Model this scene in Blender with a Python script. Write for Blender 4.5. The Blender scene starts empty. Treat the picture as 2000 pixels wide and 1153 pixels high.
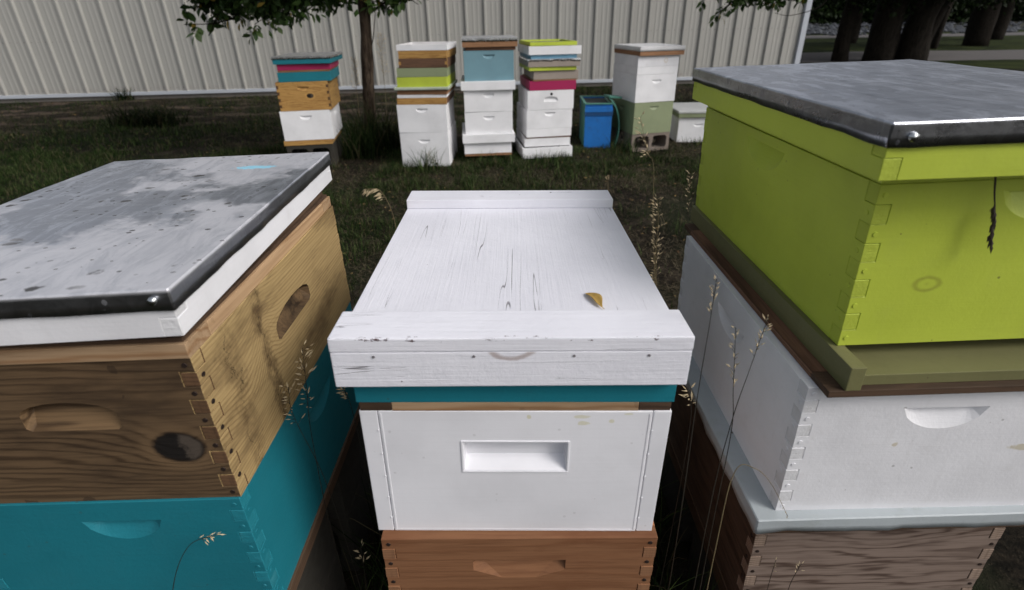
import bpy, bmesh, math, random
import numpy as np
from mathutils import Vector, Matrix, noise as mnoise
random.seed(7); rng=np.random.default_rng(7)
S=bpy.context.scene; COL=S.collection
# ------------------------------------------------------------------ camera
CAMH=1.24
cd=bpy.data.cameras.new('camera'); cam=bpy.data.objects.new('camera',cd); COL.objects.link(cam)
cd.sensor_width=36; cd.lens=953.06/2000*36; cd.clip_start=.02; cd.clip_end=600
cd.shift_y=-(576.5-454.5)/2000
cam.matrix_world=Matrix.Translation((0,0,CAMH))@Matrix.Rotation(math.pi/2-.41486,4,'X')@Matrix.Rotation(-.0171,4,'Z')
cd.dof.use_dof=True; cd.dof.focus_distance=.95; cd.dof.aperture_fstop=4.5
S.camera=cam
# ------------------------------------------------------------------ world, sun, exposure
SUN_EL=math.radians(41); SUN_AZ=math.radians(120)      # azimuth clockwise from +y
w=bpy.data.worlds.new('World'); S.world=w; w.use_nodes=True
nt=w.node_tree; bg=nt.nodes['Background']; sky=nt.nodes.new('ShaderNodeTexSky')
sky.sky_type='NISHITA'; sky.sun_disc=False; sky.sun_elevation=SUN_EL; sky.sun_rotation=SUN_AZ
sky.air_density=1.0; sky.dust_density=4.0; sky.ozone_density=1.0
hs=nt.nodes.new('ShaderNodeHueSaturation'); hs.inputs['Saturation'].default_value=.35
nt.links.new(sky.outputs[0],hs.inputs['Color']); nt.links.new(hs.outputs[0],bg.inputs['Color'])
bg.inputs['Strength'].default_value=.13
sl=bpy.data.lights.new('sun','SUN'); sl.energy=1.45; sl.angle=math.radians(20); sl.color=(1,.965,.93)
so=bpy.data.objects.new('sun',sl); COL.objects.link(so)
sd=Vector((math.sin(SUN_AZ)*math.cos(SUN_EL),math.cos(SUN_AZ)*math.cos(SUN_EL),math.sin(SUN_EL)))
so.rotation_euler=sd.to_track_quat('Z','Y').to_euler(); so.location=(3,-3,8)
S.view_settings.view_transform='Standard'; S.view_settings.look='None'; S.view_settings.gamma=1
S.view_settings.exposure=0.06
S.render.engine='CYCLES'
# ------------------------------------------------------------------ node helper
class N:
    def __init__(s,name):
        s.m=bpy.data.materials.new(name); s.m.use_nodes=True; s.t=s.m.node_tree
        s.b=s.t.nodes['Principled BSDF']; s.oc=None
    def n(s,t): return s.t.nodes.new('ShaderNode'+t)
    def put(s,sock,v):
        if isinstance(v,bpy.types.NodeSocket): s.t.links.new(v,sock)
        elif v is not None:
            if isinstance(v,(tuple,list)) and len(v)==3 and sock.type=='RGBA': v=(*v,1)
            sock.default_value=v
    def obj(s,rnd=True):
        if s.oc is None:
            a=s.n('TexCoord').outputs['Object']; s.raw=a
            o=s.n('ObjectInfo').outputs['Random']
            v=s.n('VectorMath'); v.operation='SCALE'; v.inputs[0].default_value=(13.1,7.7,5.3); s.put(v.inputs['Scale'],o)
            w_=s.n('VectorMath'); w_.operation='ADD'; s.put(w_.inputs[0],a); s.put(w_.inputs[1],v.outputs[0]); s.oc=w_.outputs[0]
        return s.oc if rnd else s.raw
    def map(s,v,sc=(1,1,1),loc=(0,0,0)):
        m=s.n('Mapping'); s.put(m.inputs['Vector'],v); m.inputs['Scale'].default_value=sc; m.inputs['Location'].default_value=loc; return m.outputs[0]
    def noise(s,v,sc,det=3,rough=.55,dist=0,col=False):
        m=s.n('TexNoise'); s.put(m.inputs['Vector'],v); m.inputs['Scale'].default_value=sc; m.inputs['Detail'].default_value=det
        m.inputs['Roughness'].default_value=rough; m.inputs['Distortion'].default_value=dist; return m.outputs['Color' if col else 'Fac']
    def vor(s,v,sc,feat='F1',out='Distance',rnd=1):
        m=s.n('TexVoronoi'); m.feature=feat; s.put(m.inputs['Vector'],v); m.inputs['Scale'].default_value=sc; m.inputs['Randomness'].default_value=rnd; return m.outputs[out]
    def ma(s,op,a,b=None,c=None,clamp=False):
        m=s.n('Math'); m.operation=op; m.use_clamp=clamp
        for i,x in enumerate((a,b,c)):
            if x is not None: s.put(m.inputs[i],x)
        return m.outputs[0]
    def step(s,v,a,b,lo=0,hi=1):
        m=s.n('MapRange'); m.interpolation_type='SMOOTHSTEP'; s.put(m.inputs[0],v)
        for i,x in zip((1,2,3,4),(a,b,lo,hi)): m.inputs[i].default_value=x
        return m.outputs[0]
    def mix(s,f,a,b,mode='MIX'):
        m=s.n('Mix'); m.data_type='RGBA'; m.blend_type=mode; s.put(m.inputs[0],f); s.put(m.inputs[6],a); s.put(m.inputs[7],b); return m.outputs[2]
    def sep(s,v):
        m=s.n('SeparateXYZ'); s.put(m.inputs[0],v); return m.outputs
    def bump(s,h,st=.3,d=.002,nrm=None):
        m=s.n('Bump'); s.put(m.inputs['Height'],h); m.inputs['Strength'].default_value=st; m.inputs['Distance'].default_value=d
        if nrm is not None: s.put(m.inputs['Normal'],nrm)
        return m.outputs[0]
    def out(s,col=None,rough=None,metal=None,nrm=None,spec=None):
        for k,v in (('Base Color',col),('Roughness',rough),('Metallic',metal),('Normal',nrm),('Specular IOR Level',spec)):
            if v is not None: s.put(s.b.inputs[k],v)
        return s.m
MC={}
def sc3(c,k): return tuple(min(1,x*k) for x in c)
def paint(key,c,rough=.5,grime=.25,bump=.25,specks=.5,knots=(),stains=(),gr=(.22,.19,.13)):
    if key in MC: return MC[key]
    t=N(key); v=t.obj(); r=t.obj(False)
    big=t.noise(v,5,4); fine=t.noise(v,180,3); mid=t.noise(v,28,4,.65)
    col=t.mix(t.step(big,.35,.75),c,sc3(c,.86))
    col=t.mix(t.ma('MULTIPLY',t.step(mid,.5,.85),grime),col,tuple(.5*a+.5*b for a,b in zip(c,gr)))
    if specks:
        d=t.vor(v,70); sel=t.vor(v,70,out='Color'); sx=t.sep(sel)
        rad=t.ma('MULTIPLY',t.ma('SUBTRACT',sx[0],.80),.8)
        mk=t.ma('MULTIPLY',t.ma('LESS_THAN',d,rad),specks)
        col=t.mix(mk,col,(.05,.035,.02))
    for (axis,cx,cz,rx,rz,cc,st) in stains:
        xx,yy,zz=t.sep(r); q=xx if axis=='x' else yy
        q2=t.ma('ADD',q,t.ma('MULTIPLY',t.ma('SUBTRACT',t.noise(r,60,4,.7),.5),rx*2.2)); 
        a=t.ma('DIVIDE',t.ma('SUBTRACT',q2,cx),rx); b=t.ma('DIVIDE',t.ma('SUBTRACT',t.ma('ADD',zz,t.ma('MULTIPLY',t.ma('SUBTRACT',t.noise(r,47,4,.7),.5),rz*2.2)),cz),rz)
        d=t.ma('ADD',t.ma('MULTIPLY',a,a),t.ma('MULTIPLY',b,b))
        col=t.mix(t.ma('MULTIPLY',t.step(d,.5,1.3,1,0),st),col,cc)
    for (axis,cx,cz,rx,rz,cc,st) in knots:     # ring shaped bleed of a knot under the paint
        xx,yy,zz=t.sep(r); q=xx if axis=='x' else yy
        a=t.ma('DIVIDE',t.ma('SUBTRACT',q,cx),rx); b=t.ma('DIVIDE',t.ma('SUBTRACT',zz,cz),rz)
        d=t.ma('SQRT',t.ma('ADD',t.ma('MULTIPLY',a,a),t.ma('MULTIPLY',b,b)))
        d=t.ma('ADD',d,t.ma('MULTIPLY',t.ma('SUBTRACT',t.noise(r,70,3),.5),.5))
        ring=t.ma('MULTIPLY',t.step(d,.55,.85),t.step(d,.9,1.25,1,0)); core=t.ma('MULTIPLY',t.step(d,.0,.35,1,0),.5)
        col=t.mix(t.ma('MULTIPLY',t.ma('ADD',ring,core,clamp=True),st),col,cc)
    br=t.noise(t.map(v,(5,5,320)),1,3,.6); run=t.noise(t.map(v,(60,60,4)),1,4,.6)
    col=t.mix(t.ma('MULTIPLY',t.step(br,.45,.7),.08),col,sc3(c,.72)); col=t.mix(t.ma('MULTIPLY',t.step(run,.56,.75),.12*(1 if grime>.1 else .3)),col,tuple(.6*a+.4*b for a,b in zip(c,gr)))
    h=t.ma('ADD',t.ma('ADD',t.ma('MULTIPLY',fine,.5),mid),t.ma('MULTIPLY',br,.4))
    MC[key]=t.out(col,t.ma('ADD',t.ma('MULTIPLY',mid,.25),rough-.12),0,t.bump(h,bump*1.25,.0013),.35)
    return MC[key]
def wood(key,axis,light,dark,freq=38,wav=5,stain=.5,knots=(),cross='z',rough=.62,stain_c=(.035,.02,.01),spots=.3,ringk=.75,rnd=True,smear=()):
    if key in MC: return MC[key]
    t=N(key); v=t.obj() if rnd else t.obj(False); r=t.obj(False)
    along={'x':(1.6,12,12),'y':(12,1.6,12),'z':(12,12,1.6)}[axis]
    xx,yy,zz=t.sep(r); al={'x':xx,'y':yy,'z':zz}[axis]; cr={'x':xx,'y':yy,'z':zz}[cross]
    wn=t.noise(t.map(v,along),1,4,.6)
    f=t.ma('ADD',t.ma('MULTIPLY',cr,freq),t.ma('MULTIPLY',wn,wav))
    kmask=None
    for kn in knots:
        ka,kc,ra,rc,amp=kn[:5]; kc_=kc
        a=t.ma('DIVIDE',t.ma('SUBTRACT',al,ka),ra); b=t.ma('DIVIDE',t.ma('SUBTRACT',cr,kc),rc)
        d2=t.ma('ADD',t.ma('MULTIPLY',a,a),t.ma('MULTIPLY',b,b))
        g=t.ma('DIVIDE',1,t.ma('ADD',1,t.ma('MULTIPLY',d2,.45)))
        f=t.ma('ADD',f,t.ma('MULTIPLY',g,amp))
        if len(kn)>5: continue
        dk=t.ma('ADD',t.ma('SQRT',d2),t.ma('MULTIPLY',t.ma('SUBTRACT',t.noise(r,45,3),.5),.35))
        k1=t.step(dk,.85,1.02,1,0); kmask=k1 if kmask is None else t.ma('MAXIMUM',kmask,k1); lastd=dk; lasta=a
    sn=t.ma('MULTIPLY',t.ma('ADD',t.ma('SINE',t.ma('MULTIPLY',f,6.2832)),1),.5)
    ring=t.ma('MULTIPLY',t.ma('POWER',sn,2.6),t.step(t.noise(t.map(v,{'x':(2,30,30),'y':(30,2,30),'z':(30,30,2)}[axis]),1,3,.6),.28,.62,.25,1))
    fib=t.noise(t.map(v,{'x':(9,260,260),'y':(260,9,260),'z':(260,260,9)}[axis]),1,3,.6)
    col=t.mix(t.ma('MULTIPLY',ring,ringk),light,dark)
    col=t.mix(t.ma('MULTIPLY',t.step(fib,.45,.7),.35),col,sc3(dark,.75))
    sn1=t.noise(t.map(v,{'x':(3,9,9),'y':(9,3,9),'z':(9,9,3)}[axis]),1,5,.65)
    col=t.mix(t.ma('MULTIPLY',t.step(sn1,.48,.74),stain),col,stain_c)
    for (sa,sw,ss) in smear:
        q=t.ma('ADD',t.ma('SUBTRACT',al,sa),t.ma('MULTIPLY',t.ma('SUBTRACT',t.noise(r,24,5,.65),.5),sw*3.2)); q=t.ma('ABSOLUTE',q)
        m1=t.ma('MULTIPLY',t.step(q,sw*.15,sw,1,0),t.step(t.noise(r,45,4,.7),.3,.62))
        col=t.mix(t.ma('MULTIPLY',m1,ss),col,stain_c); col=t.mix(t.ma('MULTIPLY',t.ma('MULTIPLY',t.step(q,.0003,.0013,1,0),t.step(t.noise(r,16,2),.42,.6)),.75),col,(.012,.007,.004))
    if spots:
        d=t.vor(v,26); sx=t.sep(t.vor(v,26,out='Color'))
        d=t.ma('ADD',d,t.ma('MULTIPLY',t.ma('SUBTRACT',t.noise(v,90,3),.5),.5))
        mk=t.ma('MULTIPLY',t.ma('LESS_THAN',d,t.ma('MULTIPLY',t.ma('SUBTRACT',sx[0],.72),.9)),spots)
        col=t.mix(mk,col,stain_c)
    if kmask is not None:
        la=t.ma('ADD',lasta,t.ma('MULTIPLY',t.ma('SUBTRACT',t.noise(r,40,4,.7),.5),1.6))
        kc=t.mix(t.step(la,.0,.35),(.008,.006,.005),(.070,.055,.043))
        kc=t.mix(t.step(lastd,.72,.95),kc,(.010,.006,.004))
        col=t.mix(t.ma('MULTIPLY',t.ma('MULTIPLY',t.step(lastd,.98,1.1),t.step(lastd,1.15,1.7,1,0)),.6),col,sc3(light,1.25))
        col=t.mix(kmask,col,kc)
    h=t.ma('ADD',t.ma('MULTIPLY',ring,.6),fib)
    MC[key]=t.out(col,t.ma('SUBTRACT',rough+.15,t.ma('MULTIPLY',ring,.15)),0,t.bump(h,.35,.001),.3)
    return MC[key]
def galv(key,base=(.5,.53,.57),rough=.38,dirt=.5,blue=None,white=0.0,skirt_dark=.5):
    if key in MC: return MC[key]
    t=N(key); v=t.obj(); r=t.obj(False)
    sp=t.sep(t.vor(v,55,out='Color'))[0]; n1=t.noise(t.map(v,(14,4,14)),1,7,.75,.3); n2=t.noise(v,38,4,.7); sm=t.noise(t.map(v,(26,9,26)),1,6,.75,1.2)
    col=t.mix(t.ma('MULTIPLY',sp,.22),base,sc3(base,1.25))
    col=t.mix(t.ma('MULTIPLY',t.step(n1,.45,.7),.3),col,sc3(base,.55))
    col=t.mix(t.ma('MULTIPLY',t.step(sm,.48,.58),.6),col,sc3(base,1.55))
    scr=t.noise(t.map(v,(9,240,60)),1,3,.6); col=t.mix(t.ma('MULTIPLY',t.step(scr,.58,.68),.45),col,sc3(base,1.7))
    scr2=t.noise(t.map(v,(200,7,60)),1,3,.6); col=t.mix(t.ma('MULTIPLY',t.step(scr2,.62,.70),.35),col,sc3(base,.4))
    # dark runny spots, stretched across the sheet
    vv=t.map(v,(22,40,30)); wv=t.n('VectorMath'); wv.operation='ADD'; t.put(wv.inputs[0],vv); 
    nz=t.n('VectorMath'); nz.operation='SCALE'; t.put(nz.inputs[0],t.noise(v,55,3,.6,col=True)); nz.inputs['Scale'].default_value=.55; t.put(wv.inputs[1],nz.outputs[0])
    d=t.vor(wv.outputs[0],1); sx=t.sep(t.vor(wv.outputs[0],1,out='Color'))
    zone=t.step(t.noise(v,5.5,3),.33,.55)
    mk=t.ma('MULTIPLY',t.step(t.ma('SUBTRACT',d,t.ma('MULTIPLY',t.ma('SUBTRACT',sx[0],.50),.62)),-.06,.03,1,0),t.ma('MULTIPLY',zone,dirt))
    d2=t.vor(t.map(v,(75,120,60)),1); s2=t.sep(t.vor(t.map(v,(75,120,60)),1,out='Color'))
    mk=t.ma('MAXIMUM',mk,t.ma('MULTIPLY',t.ma('LESS_THAN',d2,t.ma('MULTIPLY',t.ma('SUBTRACT',s2[0],.70),1.1)),t.ma('MULTIPLY',zone,dirt)))
    col=t.mix(mk,col,(.035,.032,.03))
    ro=t.ma('ADD',t.ma('ADD',rough-.12,t.ma('MULTIPLY',n1,.2)),t.ma('MULTIPLY',n2,.14))
    glare=t.ma('MULTIPLY',t.step(t.noise(t.map(v,(2.4,2.4,3)),1,9,.64,.0),.475,.53),white); glare=t.ma('MULTIPLY',glare,t.step(t.sep(r)[2],-.006,-.002))  # pale blotches painted in place of a sky reflection on the lid
    col=t.mix(t.ma('MULTIPLY',glare,.8),col,t.mix(mk,t.mix(t.step(sm,.44,.64),(.66,.66,.70),(.42,.43,.47)),(.03,.028,.026)))
    met=t.ma('MULTIPLY',t.ma('SUBTRACT',1,mk),t.ma('SUBTRACT',1,t.ma('MULTIPLY',glare,.6)))
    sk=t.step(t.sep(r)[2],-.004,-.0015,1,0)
    col=t.mix(t.ma('MULTIPLY',sk,skirt_dark),col,(.10,.105,.115)); ro=t.ma('SUBTRACT',ro,t.ma('MULTIPLY',sk,.12))  # skirt colour darkened to imitate a reflection of dark ground
    if blue is not None:
        cx,cy,rx,ry=blue; xx,yy,zz=t.sep(r)
        a=t.ma('DIVIDE',t.ma('SUBTRACT',xx,cx),rx); b=t.ma('DIVIDE',t.ma('SUBTRACT',yy,cy),ry)
        dd=t.ma('ADD',t.ma('ADD',t.ma('MULTIPLY',a,a),t.ma('MULTIPLY',b,b)),t.ma('MULTIPLY',t.ma('SUBTRACT',t.noise(r,75,4,.8),.5),4.2))
        mb=t.ma('LESS_THAN',dd,.8); col=t.mix(mb,col,(.3,.6,.75)); met=t.ma('MULTIPLY',met,t.ma('SUBTRACT',1,mb))
    MC[key]=t.out(col,ro,met,t.bump(t.ma('ADD',n2,t.ma('MULTIPLY',n1,2)),.12,.003),.5)
    return MC[key]
def plain(key,c,rough=.6,metal=0,var=.2,sc=20):
    if key in MC: return MC[key]
    t=N(key); v=t.obj(); n=t.noise(v,sc,4,.6)
    MC[key]=t.out(t.mix(n,sc3(c,1-var),sc3(c,1+var)),rough,metal,t.bump(n,.2,.002),.3); return MC[key]
# ------------------------------------------------------------------ object helpers
def mesh(name,vs,fs,mat=None,smooth=False,mi=None):
    me=bpy.data.meshes.new(name); me.from_pydata([tuple(v) for v in vs],[],fs)
    if mat is not None:
        for m in (mat if isinstance(mat,(list,tuple)) else [mat]): me.materials.append(m)
    if mi is not None: me.polygons.foreach_set('material_index',mi)
    if smooth: me.polygons.foreach_set('use_smooth',[True]*len(me.polygons))
    me.update(); return me
def link(name,me,parent=None,M=None):
    o=bpy.data.objects.new(name,me); COL.objects.link(o)
    if parent is not None: o.parent=parent
    if M is not None: o.matrix_local=M
    return o
def tag(o,label=None,cat=None,group=None,kind=None):
    for k,v in (('label',label),('category',cat),('group',group),('kind',kind)):
        if v: o[k]=v
    return o
def rotm(yaw=0,tx=0,ty=0): return Matrix.Rotation(tx,4,'X')@Matrix.Rotation(-ty,4,'Y')@Matrix.Rotation(yaw,4,'Z')
def thing(name,label,cat,ref_w,ref_l=(0,0,0),yaw=0,tx=0,ty=0,group=None):
    o=bpy.data.objects.new(name,None); COL.objects.link(o); o.empty_display_size=.1
    o.matrix_world=Matrix.Translation(ref_w)@rotm(yaw,tx,ty)@Matrix.Translation(-Vector(ref_l))
    return tag(o,label,cat,group)
def bmout(bm,name,mat,smooth=False):
    me=bpy.data.meshes.new(name); bm.to_mesh(me); bm.free()
    for m in (mat if isinstance(mat,(list,tuple)) else [mat]): me.materials.append(m)
    if smooth: me.polygons.foreach_set('use_smooth',[True]*len(me.polygons))
    return me
def bbox(x0,x1,y0,y1,z0,z1,bev=.0012,mat=None,name='box',sag=None):
    bm=bmesh.new(); bmesh.ops.create_cube(bm,size=1)
    for v in bm.verts: v.co=Vector(((x0+x1)/2+v.co.x*(x1-x0),(y0+y1)/2+v.co.y*(y1-y0),(z0+z1)/2+v.co.z*(z1-z0)))
    if bev: bmesh.ops.bevel(bm,geom=list(bm.edges),offset=bev,segments=2,profile=.6,affect='EDGES')
    return bmout(bm,name,mat)
def poly_board(poly,axis,t0,t1,mats,bev=.0006,name='board',endax=None):
    """poly in (a,z); extruded along the other horizontal axis from t0 to t1"""
    bm=bmesh.new()
    def P(a,z,t): return (a,t,z) if axis=='x' else (t,a,z)
    lo=[bm.verts.new(P(a,z,t0)) for a,z in poly]; hi=[bm.verts.new(P(a,z,t1)) for a,z in poly]
    n=len(poly); bm.faces.new(lo); bm.faces.new(hi[::-1])
    for i in range(n): bm.faces.new((lo[i],hi[i],hi[(i+1)%n],lo[(i+1)%n]))
    bmesh.ops.recalc_face_normals(bm,faces=bm.faces)
    if bev: bmesh.ops.bevel(bm,geom=list(bm.edges),offset=bev,segments=1,affect='EDGES')
    k=0 if axis=='x' else 1
    amin=min(a for a,z in poly); amax=max(a for a,z in poly)
    if len(mats)>1:
        for f in bm.faces:
            c=f.calc_center_median()[k]
            if abs(f.normal[k])>.6 and (c<amin+.021 or c>amax-.021): f.material_index=1
    return bmout(bm,name,mats)
def cut(me,cutter):
    o=bpy.data.objects.new('a',me); c=bpy.data.objects.new('b',cutter); COL.objects.link(o); COL.objects.link(c)
    m=o.modifiers.new('m','BOOLEAN'); m.operation='DIFFERENCE'; m.object=c; m.solver='EXACT'; m.material_mode='TRANSFER'
    dg=bpy.context.evaluated_depsgraph_get(); dg.update(); r=bpy.data.meshes.new_from_object(o.evaluated_get(dg))
    bpy.data.objects.remove(o); bpy.data.objects.remove(c); r.name=me.name; return r
def handle_cutter(kind,axis,sgn,c,z,w_,h,d,mat):
    """cavity on the outside face; face plane at coordinate f, sgn=+1 when the inside lies towards +"""
    a0,f=c; bm=bmesh.new()
    def P(a,dep,zz): return (a0+a,f+sgn*dep,z+zz) if axis=='x' else (f+sgn*dep,a0+a,z+zz)
    pts=[]
    if kind=='moon':
        for i in range(15):
            u=-1+2*i/14; zz=-h*(1-u*u)**.62*1.0; pts.append(P(u*w_/2,-.0005,zz)); pts.append(P(u*w_/2,0,zz))
            pts.append(P(u*w_/2*.8,d*.55,zz*.55))
        for u in (-.68,-.35,0,.35,.68): pts.append(P(u*w_/2,d*(1-.3*abs(u)),-.002)); pts.append(P(u*w_/2,d*(1-.3*abs(u)),-.006))
    elif kind=='rect':
        for u in (-1,1):
            pts+= [P(u*w_/2,-.0005,0),P(u*w_/2,-.0005,-h),P(u*(w_/2-.002),d,-.001),P(u*(w_/2-.002),d,-h+.012)]
    elif kind=='arch':
        for i in range(9):
            a=math.pi*i/8; pts.append(P(math.cos(a)*w_/2,-.0005,-h*.45+math.sin(a)*h*.45)); pts.append(P(math.cos(a)*w_/2*.93,d,-h*.45+math.sin(a)*h*.40))
        for u in (-1,1): pts+=[P(u*w_/2,-.0005,-h*.9),P(u*w_/2*.9,-.0005,-h),P(u*w_/2*.9,d*.5,-h*.92)]
    elif kind=='trap':
        for u in (-1,1): pts+=[P(u*w_/2,-.0005,0),P(u*w_/2*.98,d,-.002),P(u*w_/2,-.0005,-h*.55),P(u*w_/2*.35,-.0005,-h)]
    vs=[bm.verts.new(p) for p in pts]; bmesh.ops.convex_hull(bm,input=vs)
    bmesh.ops.delete(bm,geom=[v for v in bm.verts if not v.link_faces],context='VERTS')
    bmesh.ops.recalc_face_normals(bm,faces=bm.faces)
    return bmout(bm,'cutter',mat)
def disc(r=.0035,n=10,h=.0006):
    vs=[(math.cos(i*2*math.pi/n)*r,-h,math.sin(i*2*math.pi/n)*r) for i in range(n)]+[(math.cos(i*2*math.pi/n)*r*1.1,.0006,math.sin(i*2*math.pi/n)*r*1.1) for i in range(n)]
    fs=[list(range(n))[::-1]]+[(i,(i+1)%n,n+(i+1)%n,n+i)[::1] for i in range(n)]
    return vs,fs
MET_DARK=plain('rusty_nail',(.05,.035,.03),.5,.6)
_nail={}
def nail_mesh(mat,r=.0032):
    k=(mat.name,r)
    if k not in _nail: _nail[k]=mesh('nail',*disc(r),mat)
    return _nail[k]
def hive_box(name,label,ref_w,ref_l=(0,0,0),yaw=0,tx=0,ty=0,W=.413,D=.505,H=.244,mf=None,ms=None,fingers=11,hf=None,hsd=None,nails=None,cat='hive box',group=None,t=.019,jit=.0004,nr=.0032,hm=None,g=.00025,floor=False,sides='fbrl'):
    """mf = [face, end] materials of front and back boards, ms = the side boards; origin at base centre, front towards -y"""
    R=thing(name,label,cat,ref_w,ref_l,yaw,tx,ty,group)
    mf=mf if isinstance(mf,list) else [mf]; ms=(ms if isinstance(ms,list) else [ms]) if ms else mf
    n=fingers; hb=H/n if n else H
    def outline(half,own):
        L=[];Rr=[]
        if not n:
            e=half if own else half-t-g
            return [(-e,0),(e,0),(e,H),(-e,H)]
        for i in range(n):
            mine=(i%2==0)==own; e=half if mine else half-t-g
            z0,z1=i*hb,(i+1)*hb
            if mine: z0+=g if i else 0; z1-=g if i<n-1 else 0
            else: z0-=g if i else 0; z1+=g if i<n-1 else 0
            Rr+=[(e,z0),(e,z1)]
        # drop duplicate heights between bands
        out=[]
        for p in Rr:
            if out and abs(out[-1][0]-p[0])<1e-9 and abs(out[-1][1]-p[1])<1e-9: continue
            out.append(p)
        return out+[(-a,z) for a,z in out[::-1]]
    for s,nm in ((-1,'front_board'),(1,'back_board')):
        y0,y1=(-D/2,-D/2+t) if s<0 else (D/2-t,D/2)
        me=poly_board(outline(W/2,True),'x',y0,y1,mf,name=nm)
        if s<0 and hf:
            k,cx,z,w_,h,d=hf; me=cut(me,handle_cutter(k,'x',1,(cx,-D/2),z,w_,h,d,hm or mf[0]))
        link(nm,me,R)
    for s in (-1,1):
        e=s*(W/2+jit); x0,x1=sorted((e,e-s*t))
        me=poly_board([(a,z) for a,z in outline(D/2+jit,False)],'y',x0,x1,ms,name='side_board')
        if hsd and (hsd[0]==s or hsd[0]==0):
            _,k,cy,z,w_,h,d=hsd; me=cut(me,handle_cutter(k,'y',-s,(cy,e),z,w_,h,d,hm or ms[0]))
        link('side_board',me,R)
    if nails and n:
        nm=nail_mesh(nails,nr)
        for i in range(0,n,2):
            for s in (-1,1):
                link('nail',nm,R,Matrix.Translation((s*(W/2-.0095+random.uniform(-.001,.001)),-D/2-.0003,(i+.5)*hb)))
        for i in range(1,n,2):
            for s in (-1,1):
                link('nail',nm,R,Matrix.Translation((s*(W/2+jit+.0003),-D/2+.0095,(i+.5)*hb))@Matrix.Rotation(s*math.pi/2,4,'Z'))
    if floor: link('floor_board',bbox(-W/2+t,W/2-t,-D/2+t,D/2-t,H-.012,H-.006,0,floor,'floor_board'),R)
    return R
def frame_box(name,label,cat,ref_w,ref_l=(0,0,0),yaw=0,tx=0,ty=0,W=.413,D=.505,H=.02,m=None,ms=None,t=.019,panel=None,pz=None,group=None,lap=False,bev=.001):
    """shallow rim of four boards, optional panel inside or on top"""
    R=thing(name,label,cat,ref_w,ref_l,yaw,tx,ty,group); ms=ms or m; g=.0003
    for s,nm in ((-1,'front_board'),(1,'back_board')):
        y0,y1=sorted((s*D/2,s*(D/2-t))); link(nm,bbox(-W/2+(t+g if lap else 0),W/2-(t+g if lap else 0),y0,y1,0,H,bev,m,nm),R)
    for s in (-1,1):
        x0,x1=sorted((s*W/2,s*(W/2-t))); d=D/2-(0 if lap else t+g); link('side_board',bbox(x0,x1,-d,d,0,H,bev,ms,'side_board'),R)
    if panel: link('panel',bbox(-W/2+.004,W/2-.004,-D/2+.004,D/2-.004,pz[0],pz[1],.0006,panel,'panel'),R)
    return R
def sheet(W,D,sk,mat,amp=.0008,seed=0,nx=22,ny=28,name='metal_sheet',th=.0012,rough_edge=.0018):
    """folded tin: top at z=0, skirt hanging down by sk"""
    ns=4; r=.0016
    def ax(L,n): return [-L/2+r,-L/2+.005]+[-L/2+.005+(L-.01)*i/(n-2) for i in range(1,n-2)]+[L/2-.005,L/2-r]
    xs=ax(W,nx); ys=ax(D,ny)
    vs=[];idx={}
    def nz(x,y,s=6): return mnoise.noise(Vector((x*s+seed*7.3,y*s,seed)))
    def add(i,j):
        x=xs[min(max(i,0),nx)]; y=ys[min(max(j,0),ny)]; z=0
        a=max(-i,i-nx,0); b=max(-j,j-ny,0); k=max(a,b)
        z=amp*(nz(x,y)+.6*nz(x,y,17))
        if k:
            sx=(-1 if i<0 else 1) if a else 0; sy=(-1 if j<0 else 1) if b else 0
            wob=rough_edge*nz(x*1.5,y*1.5,14)
            dd=(0,.10,.55,1)[k-1]; out=r+wob*dd*.8+abs(wob)*.3
            z=z*(1-dd)-r-(sk-r+wob*1.2)*dd
            x+=sx*out; y+=sy*out
        idx[(i,j)]=len(vs); vs.append((x,y,z))
    for i in range(-ns,nx+ns+1):
        for j in range(-ns,ny+ns+1):
            a=max(-i,i-nx,0); b=max(-j,j-ny,0)
            if a and b: continue
            add(i,j)
    fs=[]
    for i in range(-ns,nx+ns):
        for j in range(-ns,ny+ns):
            q=[(i,j),(i+1,j),(i+1,j+1),(i,j+1)]
            if all(p in idx for p in q): fs.append([idx[p] for p in q])
    # close the folded corners
    for ci,cj,si,sj in ((0,0,-1,-1),(nx,0,1,-1),(0,ny,-1,1),(nx,ny,1,1)):
        pi,pj=idx[(ci,cj)],idx[(ci,cj)]
        for k in range(1,ns+1):
            a=idx[(ci+si*k,cj)]; b=idx[(ci,cj+sj*k)]
            f=[pi,a,b,pj] if pi!=pj else [pi,a,b]
            if si*sj<0: f=f[::-1]
            fs.append(f); pi,pj=a,b
    me=mesh(name,vs,fs,mat,True); me.set_sharp_from_angle(angle=.5)
    return me
def solidify(o,t=.0012):
    m=o.modifiers.new('thick','SOLIDIFY'); m.thickness=t; m.offset=-1
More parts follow.
